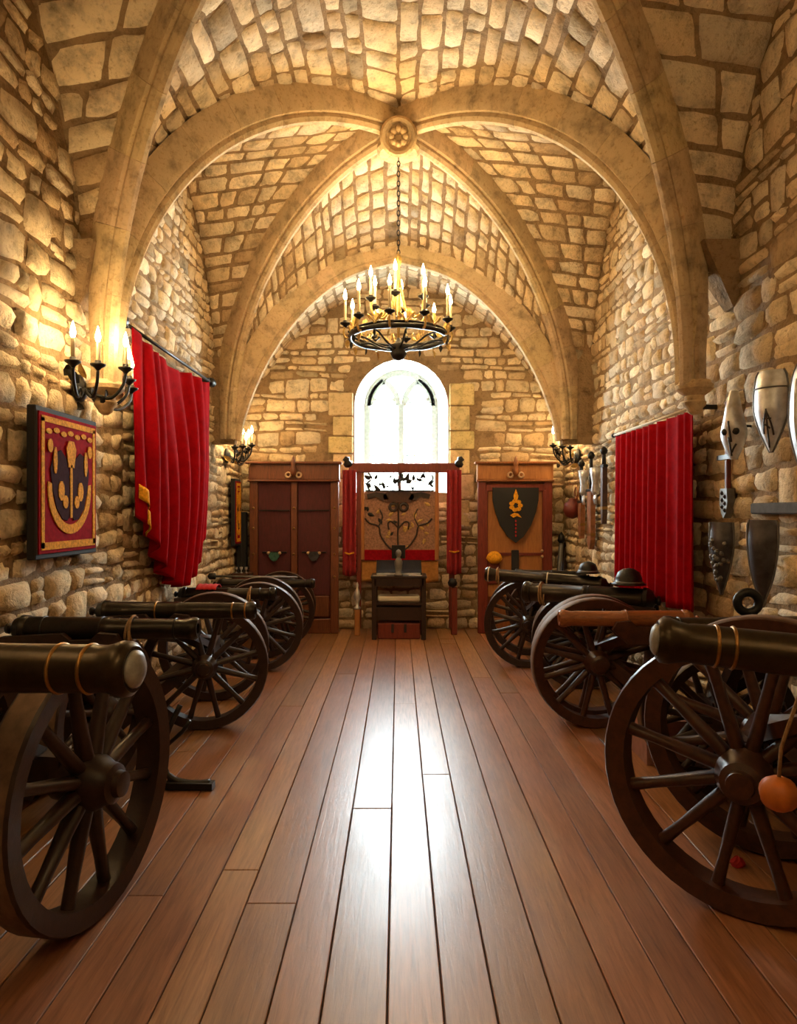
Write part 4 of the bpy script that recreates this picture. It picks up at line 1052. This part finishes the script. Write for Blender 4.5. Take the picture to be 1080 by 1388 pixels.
m = MB().lathe([(.03, 0), (.034, .012), (.02, .026), (.003, .034)], (1.44, 2.98, .002), n=9); m.v = [(a + rs.uniform(-.006, .006), b + rs.uniform(-.006, .006), max(.001, c + rs.uniform(-.004, .004))) for a, b, c in m.v]; m.build('cloth', 'red', rd)
hk = thing('iron_hook', 'curved wrought iron boot hook standing on the planks beside the banded cannon wheel', 'hook', (-1.22, 3.85, 0))
MB().tube(smooth_tab([(-1.22, 3.92, .42), (-1.27, 3.88, .30), (-1.30, 3.85, .16), (-1.24, 3.82, .05), (-1.12, 3.80, .025), (-1.02, 3.80, .03)], 5), [.016] * 15 + [.022] * 11, 8).build('shank', 'iron', hk, True)
MB().bar((-1.26, 3.80, .022), (-1.00, 3.79, .022), .06, .035).build('foot', 'iron', hk); MB().tube([(-1.29, 3.86, .2), (-1.18, 3.84, .30), (-1.14, 3.83, .36)], .012, 7).build('prong', 'iron', hk, True)

# ------------------------------------------------------------------ far end: cupboards, screen, table
def cupboard(name, label, x0, x1, red):
    y1, y0 = YB - .05, YB - .36; zt = 2.11; cx = (x0 + x1) / 2; w = x1 - x0
    r = thing(name, label, 'cupboard', (cx, (y0 + y1) / 2, 0)); fm = 'cabinet_dark' if red else 'cabinet'
    MB().box((cx, (y0 + y1) / 2 + .03, 1.03), (w - .06, y1 - y0 - .06, 2.0)).build('body', 'cabinet_red' if red else 'cabinet', r)
    for s in (-1, 1): MB().box((cx + s * (w / 2 - .05), y0 + .02, 1.0), (.10, .06, 2.0), ch=.008).build('stile', fm if red else 'cabinet_red', r)
    MB().box((cx, y0 + .02, .09), (w - .2, .055, .18), ch=.008).build('plinth', fm, r)
    MB().box((cx, y0 + .02, 2.0), (w + .02, .09, .21), ch=.01).build('cornice', 'panel_orange' if not red else fm, r)
    MB().box((cx, y0 - .005, 2.105), (w + .08, .14, .03), ch=.008).build('cornice_moulding', fm, r)
    MB().box((cx, y0 + .0, 1.885), (w + .04, .09, .025), ch=.008).build('cornice_moulding', fm, r)
    orn = MB().lathe([(.005, -.09), (.035, -.06), (.045, 0), (.025, .05), (.035, .08), (.012, .15), (.003, .17)], (cx, y0 - .06, 2.02), n=12).build('crest', fm, r, True)
    for s in (-1, 1): MB().ring((cx + s * .065, y0 - .05, 1.955), .03, .012, (0, 1, 0), 14, 6).build('scroll', 'pale', orn, True)
    return r, y0
cb, cy0 = cupboard('double_cupboard', 'tall oak cupboard with two dark red cloth panels and studded frame', -1.84, -.74, True)
MB().box((-1.29, cy0 + .02, 1.03), (.075, .06, 1.70), ch=.008).build('middle_stile', 'cabinet_dark', cb)
for s in (-1, 1):
    cx = -1.29 + s * .245
    dr = MB().box((cx, cy0 + .035, 1.17), (.40, .03, 1.40), ch=.004).build('door_panel', 'panel_red', cb)
    MB().box((cx, cy0 + .028, .33), (.38, .03, .26), ch=.01).build('lower_panel', 'cabinet_dark', cb)
    MB().bar((cx - .19, cy0 + .012, 1.52), (cx + .19, cy0 + .012, 1.52), .015, .014).build('rod', 'iron', dr)
    orn = MB().prism([(-.06, .05), (.06, .05), (.065, 0), (.03, -.05), (0, -.06), (-.03, -.05), (-.065, 0)], (cx + s * .0, cy0 + .01, .95), (1, 0, 0), (0, 0, 1), .03).build('drop_ornament', 'teal' if s < 0 else 'darksteel', dr)
    for q in (-1, 1): MB().lathe([(.003, 0), (.022, .008), (.018, .03), (.003, .04)], (cx + q * .065, cy0 + .01, .99), (q * .2, -1, .2), 9).build('horn_knob', 'pale', dr, True)
    MB().box((cx, cy0 + .012, 1.0), (.30, .02, .02)).build('hanging_rail', 'iron', dr)
for xx in (-1.79, -1.29, -.79):
    for zz in (.70, .98, 1.30, 1.55): MB().lathe([(.003, 0), (.016, .002), (.012, .016), (.002, .02)], (xx, cy0 - .01, zz), (0, -1, 0), 9).build('stud', 'brass', cb, True)
cb2, cy2 = cupboard('shield_cupboard', 'tall orange oak cupboard bearing a black shield with gold emblem', .98, 1.90, False)
cx = 1.44
MB().box((cx, cy2 + .03, 1.15), (.70, .03, 1.40), ch=.004).build('door_panel', 'panel_orange', cb2)
MB().box((cx, cy2 + .012, 1.80), (.72, .05, .09), ch=.01).build('door_rail', 'cabinet_red', cb2); MB().box((cx, cy2 + .015, .98), (.72, .035, .035)).build('door_rail', 'cabinet_red', cb2)
MB().box((cx - .36, cy2 + .012, 1.05), (.05, .05, 1.45), ch=.008).build('door_stile', 'cabinet_red', cb2); MB().box((cx + .36, cy2 + .012, 1.05), (.05, .05, 1.45), ch=.008).build('door_stile', 'cabinet_red', cb2)
MB().box((cx, cy2 + .0, .72), (.09, .05, .62), ch=.008).build('dark_post', 'black', cb2)
for zz in (.95, 1.02): MB().lathe([(.003, 0), (.02, .004), (.012, .02), (.002, .026)], (cx + .33, cy2 - .015, zz), (0, -1, 0), 9).build('latch_stud', 'pale', cb2, True)
lion = MB().lathe([(.01, -.06), (.07, -.05), (.10, 0), (.085, .04), (.05, .075), (.005, .085)], (cx - .26, cy2 - .02, .93), (0, -.4, 1), 14).build('gilt_mount', 'gold', cb2, True)
MB().box((cx - .26, cy2 + .0, .74), (.15, .04, .26), ch=.02).build('mount_plate', 'cabinet_red', cb2)
hs = thing('heater_shield', 'black heater shield with gold emblem hung on the orange cupboard', 'shield', (cx, cy2 - .02, 1.13))
hp = [(-.285, .68), (.285, .68), (.28, .52), (.25, .38), (.19, .22), (.10, .08), (0, 0), (-.10, .08), (-.19, .22), (-.25, .38), (-.28, .52)]
MB().prism(hp, (cx, cy2 - .015, 1.12), (1, 0, 0), (0, 0, 1), .035).build('field', 'black', hs)
for k in range(7):
    a = 2 * pi * k / 7; MB().prism(ell(.055 * cos(a), .46 + .055 * sin(a), .032, .026, 8), (cx, cy2 - .05, 1.12), (1, 0, 0), (0, 0, 1), .012).build('gold_petal', 'gold', hs)
MB().prism([(-.02, .53), (.02, .53), (.03, .58), (0, .66), (-.03, .58)], (cx, cy2 - .05, 1.12), (1, 0, 0), (0, 0, 1), .012).build('gold_finial', 'gold', hs)
MB().prism([(-.07, .34), (-.02, .37), (.03, .36), (.07, .31), (.01, .33), (-.03, .31)], (cx, cy2 - .05, 1.12), (1, 0, 0), (0, 0, 1), .012).build('gold_scroll', 'gold', hs)
for k in range(5): MB().prism(ell(0, .27 - .045 * k, .010, .016, 8), (cx, cy2 - .05, 1.12), (1, 0, 0), (0, 0, 1), .008).build('red_drop', 'red', hs)
bk = thing('black_post', 'black cloth-wrapped post between the small tapestry and the dark red cupboard', 'post', (-1.93, 8.75, 0)); MB().box((-1.945, 8.78, .75), (.09, .12, 1.50), ch=.01).build('post_cloth', 'black', bk); MB().box((-1.98, 8.74, 1.05), (.06, .10, .60), ch=.01).build('post_flap', 'black', bk)
bx = thing('low_chest', 'low reddish wooden chest between the cupboard and the black post', 'chest', (-1.75, 8.5, 0)); MB().box((-1.90, 8.52, .36), (.20, .22, .72), ch=.01).build('body', 'cabinet_red', bx); MB().box((-1.90, 8.52, .74), (.22, .25, .045), ch=.01).build('lid', 'redwood', bx)
for q in (-1.96, -1.90, -1.84): tag(MB().lathe([(.016, 0), (.016, .006), (.004, .010), (.004, .035), (.016, .045), (.020, .07), (.018, .072), (.013, .048), (.002, .042)], (q, 8.47, .763), n=12).build('silver_cup', 'steel'), 'small silver cup standing on the low reddish chest', 'cup', 'cups on the low chest')

# screen before the window
YS = 8.74
sn = thing('altar_screen', 'red painted timber screen with carved rose panel below the window', 'screen', (.06, YS, 0))
MB().box((.07, YS, 2.05), (1.38, .07, .12), ch=.012).build('top_beam', 'cabinet_red', sn)
for s, x in ((-1, -.62), (1, .745)):
    MB().lathe([(.005, -.03), (.05, -.01), (.06, .03), (.035, .06), (.05, .09), (.004, .12)], (x, YS - .02, 2.08), (s * .35, -.2, 1), 12).build('beam_finial', 'iron', sn, True)
MB().box((-.495, YS + .02, 1.03), (.06, .06, 1.96), ch=.008).build('post', 'cabinet_red', sn); MB().box((.665, YS + .02, 1.03), (.07, .06, 1.96), ch=.008).build('post', 'cabinet_red', sn)
MB().box((-.455, YS + .03, 1.45), (.055, .05, 1.10), ch=.008).build('inner_post', 'panel_orange', sn); MB().box((.48, YS + .03, 1.45), (.05, .05, 1.10), ch=.008).build('inner_post', 'panel_orange', sn)
pn = MB().box((.015, YS + .06, 1.36), (.88, .03, .80)).build('rose_panel', 'rose', sn)
MB().box((.015, YS + .035, .962), (.88, .03, .13)).build('panel_rail', 'tapred', sn)
MB().box((.015, YS + .055, 1.80), (.03, .03, .38), ch=.005).build('grille_bar', 'cabinet_red', sn)
# tree branches on the panel
def br_(pts, r, parent=pn, mat='darkwood'): MB().tube(smooth_tab([(a, YS + .04, b) for a, b in pts], 5), r, 6).build('branch', mat, parent, True)
br_([(0, 1.0), (-.01, 1.2), (.0, 1.4), (-.01, 1.66)], .012)
for s in (-1, 1):
    br_([(s * .0, 1.0), (s * .12, 1.06), (s * .22, 1.2), (s * .25, 1.32), (s * .36, 1.36), (s * .42, 1.42)], .012)
    br_([(s * .25, 1.32), (s * .20, 1.44), (s * .24, 1.54)], .009); br_([(s * .0, 1.3), (s * .08, 1.38), (s * .13, 1.36), (s * .12, 1.28)], .012)
    MB().ring((s * .065, YS + .04, 1.56), .045, .02, (0, 1, 0), 14, 6).build('carved_curl', 'darkwood', pn, True)
    MB().prism([(s * q[0], q[1]) for q in ((.12, 1.66), (.16, 1.73), (.28, 1.75), (.40, 1.72), (.38, 1.66), (.28, 1.69), (.2, 1.64))][::s], (0, YS + .045, 0), (1, 0, 0), (0, 0, 1), .02).build('carved_swag', 'darkwood', pn)
MB().prism([(-.16, 1.62), (.16, 1.62), (.20, 1.70), (.14, 1.76), (-.14, 1.76), (-.20, 1.70)], (0, YS + .045, 0), (1, 0, 0), (0, 0, 1), .02).build('carved_crown', 'redwood', pn)
rs = random.Random(11)
for k in range(26):
    s = 1 if k % 2 else -1; put('panel_leaf', leaf_iron if k % 4 == 0 else leaf_me, pn, (s * rs.uniform(.06, .40), YS + .035, rs.uniform(1.08, 1.58)), (0, rs.uniform(0, 6.2), 0), rs.uniform(.6, 1.0)).data
# iron foliage above the panel against the light
gr = MB().bar((-.41, YS + .005, 1.765), (.44, YS + .005, 1.765), .014, .018).build('iron_grille', 'iron', sn); gr['label'] = 'black iron foliage against the window'
for k in range(9):
    xx = lerp(-.36, .40, k / 8); s = 1 if k % 2 else -1
    MB().tube(smooth_tab([(xx, YS + .005, 1.765), (xx + s * .03, YS + .005, 1.85), (xx - s * .03, YS + .005, 1.92), (xx + s * .02, YS + .005, 1.99)], 5), .010, 6).build('tendril', 'iron', gr, True)
    for q in range(3): put('leaf', leaf_iron, gr, (xx + rs.uniform(-.04, .04), YS + .005, rs.uniform(1.77, 1.93)), (0, rs.uniform(-1.6, 1.6), rs.uniform(-.4, .4)), rs.uniform(.6, 1.0))
# side curtains of the screen
def scurtain(label, x0, x1, z0):
    r = thing('screen_curtain', label, 'curtain', ((x0 + x1) / 2, YS - .06, z0), 'narrow curtains of the screen')
    solid(MB().grid(lambda s, t: (lerp(x0, x1, s), YS - .07 + .022 * sin(s * 17 + t), lerp(2.02, z0 + .05 * abs(s - .5), t)), 30, 14).build('cloth', 'curtain_thin', r, True), .008)
    MB().tube([((x0 + x1) / 2 - .06, YS - .085, z0 + .30), ((x0 + x1) / 2, YS - .1, z0 + .28), ((x0 + x1) / 2 + .06, YS - .085, z0 + .30)], .010, 6).build('tie_band', 'gold', r, True)
scurtain('narrow red curtain of the screen on the side of the double cupboard', -.69, -.525, .70)
scurtain('narrow red curtain of the screen on the side of the shield cupboard', .60, .775, .72)
oc = tag(solid(MB().grid(lambda s, t: (lerp(-.47, .50, s), YS + .05 + .012 * sin(s * 16), lerp(.89, .62 + .02 * sin(s * 7), t)), 40, 8).build('ochre_frontal', 'ochre', None, True), .006), 'ochre cloth hanging below the rose panel of the screen', 'cloth')
lt = thing('iron_lantern', 'small black and silver lantern on an orange wooden stand by the screen', 'lantern', (-.50, 8.5, 0))
MB().box((-.50, 8.52, .16), (.065, .065, .32), ch=.008).build('stand', 'panel_orange', lt); MB().lathe([(.04, 0), (.045, .02), (.018, .04), (.03, .10), (.045, .14), (.03, .22), (.012, .26), (.02, .29), (.003, .33)], (-.50, 8.52, .32), n=14).build('lamp_body', 'steel', lt, True)
rp = thing('red_stand', 'red wooden stand with a black iron ball below the screen curtain', 'stand', (.68, 8.58, 0)); MB().box((.68, 8.58, .29), (.075, .07, .58), ch=.008).build('stand_post', 'cabinet_red', rp); MB().lathe([(.02, 0), (.05, .02), (.06, .055), (.04, .10), (.005, .115)], (.66, 8.57, .58), n=14).build('iron_ball', 'iron', rp, True)

# table
tb = thing('side_table', 'dark wooden table with open shelf under the window screen', 'table', (.005, 8.42, 0))
MB().box((.005, 8.40, .735), (.66, .40, .035), ch=.008).build('top', 'darkwood', tb); MB().box((.005, 8.22, .675), (.58, .025, .09)).build('apron', 'darkwood', tb); MB().box((.005, 8.58, .675), (.58, .025, .09)).build('apron', 'darkwood', tb)
for sx in (-1, 1):
    for sy in (-1, 1): MB().box((.005 + sx * .29, 8.40 + sy * .165, .36), (.055, .055, .72), ch=.006).build('leg', 'darkwood', tb)
MB().box((.005, 8.40, .42), (.56, .33, .025)).build('shelf', 'darkwood', tb)
MB().box((.005, 8.40, .30), (.56, .30, .16), ch=.006).build('drawer_box', 'darkwood', tb)
fl = tag(MB().box((.005, 8.40, .47), (.50, .26, .07), ch=.02).build('folded_cloth', 'offwhite'), 'folded pale cloth lying on the shelf of the dark table', 'cloth')
ch = thing('red_chest', 'small red wooden chest with two dark straps standing under the table', 'chest', (.005, 8.4, 0)); MB().box((.005, 8.40, .095), (.50, .28, .185), ch=.01).build('body', 'cabinet_red', ch)
for q in (-.07, .08): MB().box((q, 8.252, .13), (.03, .012, .10)).build('strap', 'black', ch)
lb = thing('black_desk_box', 'black sloping box lying on the dark table', 'box', (.005, 8.45, .753)); MB().prism([(0, 0), (.30, 0), (.30, .15), (.25, .16), (0, .03)], (-.265, 8.305, .754), (0, 1, 0), (0, 0, 1), .54).build('case', 'iron', lb); MB().box((.0, 8.299, .768), (.52, .012, .02)).build('front_trim', 'steel', lb)
bs = thing('bronze_figure', 'small dark bronze figure standing in front of the black sloping box', 'statue', (0, 8.30, .753))
MB().lathe([(.055, 0), (.055, .02), (.035, .03), (.045, .10), (.05, .16), (.03, .20), (.02, .215), (.03, .235), (.036, .265), (.026, .295), (.003, .31)], (0, 8.225, .753), n=16).build('figure', 'greymetal', bs, True)
MB().box((0, 8.283, 1.03), (.16, .016, .16), ch=.006).build('back_plate', 'iron', bs)
for k, (x, lab) in enumerate(((-.22, 'white paper sheet on the dark table toward the lantern'), (.20, 'white paper sheet on the dark table toward the red stand'))): tag(MB().box((x, 8.235, .7545), (.16, .06, .002)).build('paper_sheet', 'paper'), lab, 'paper')
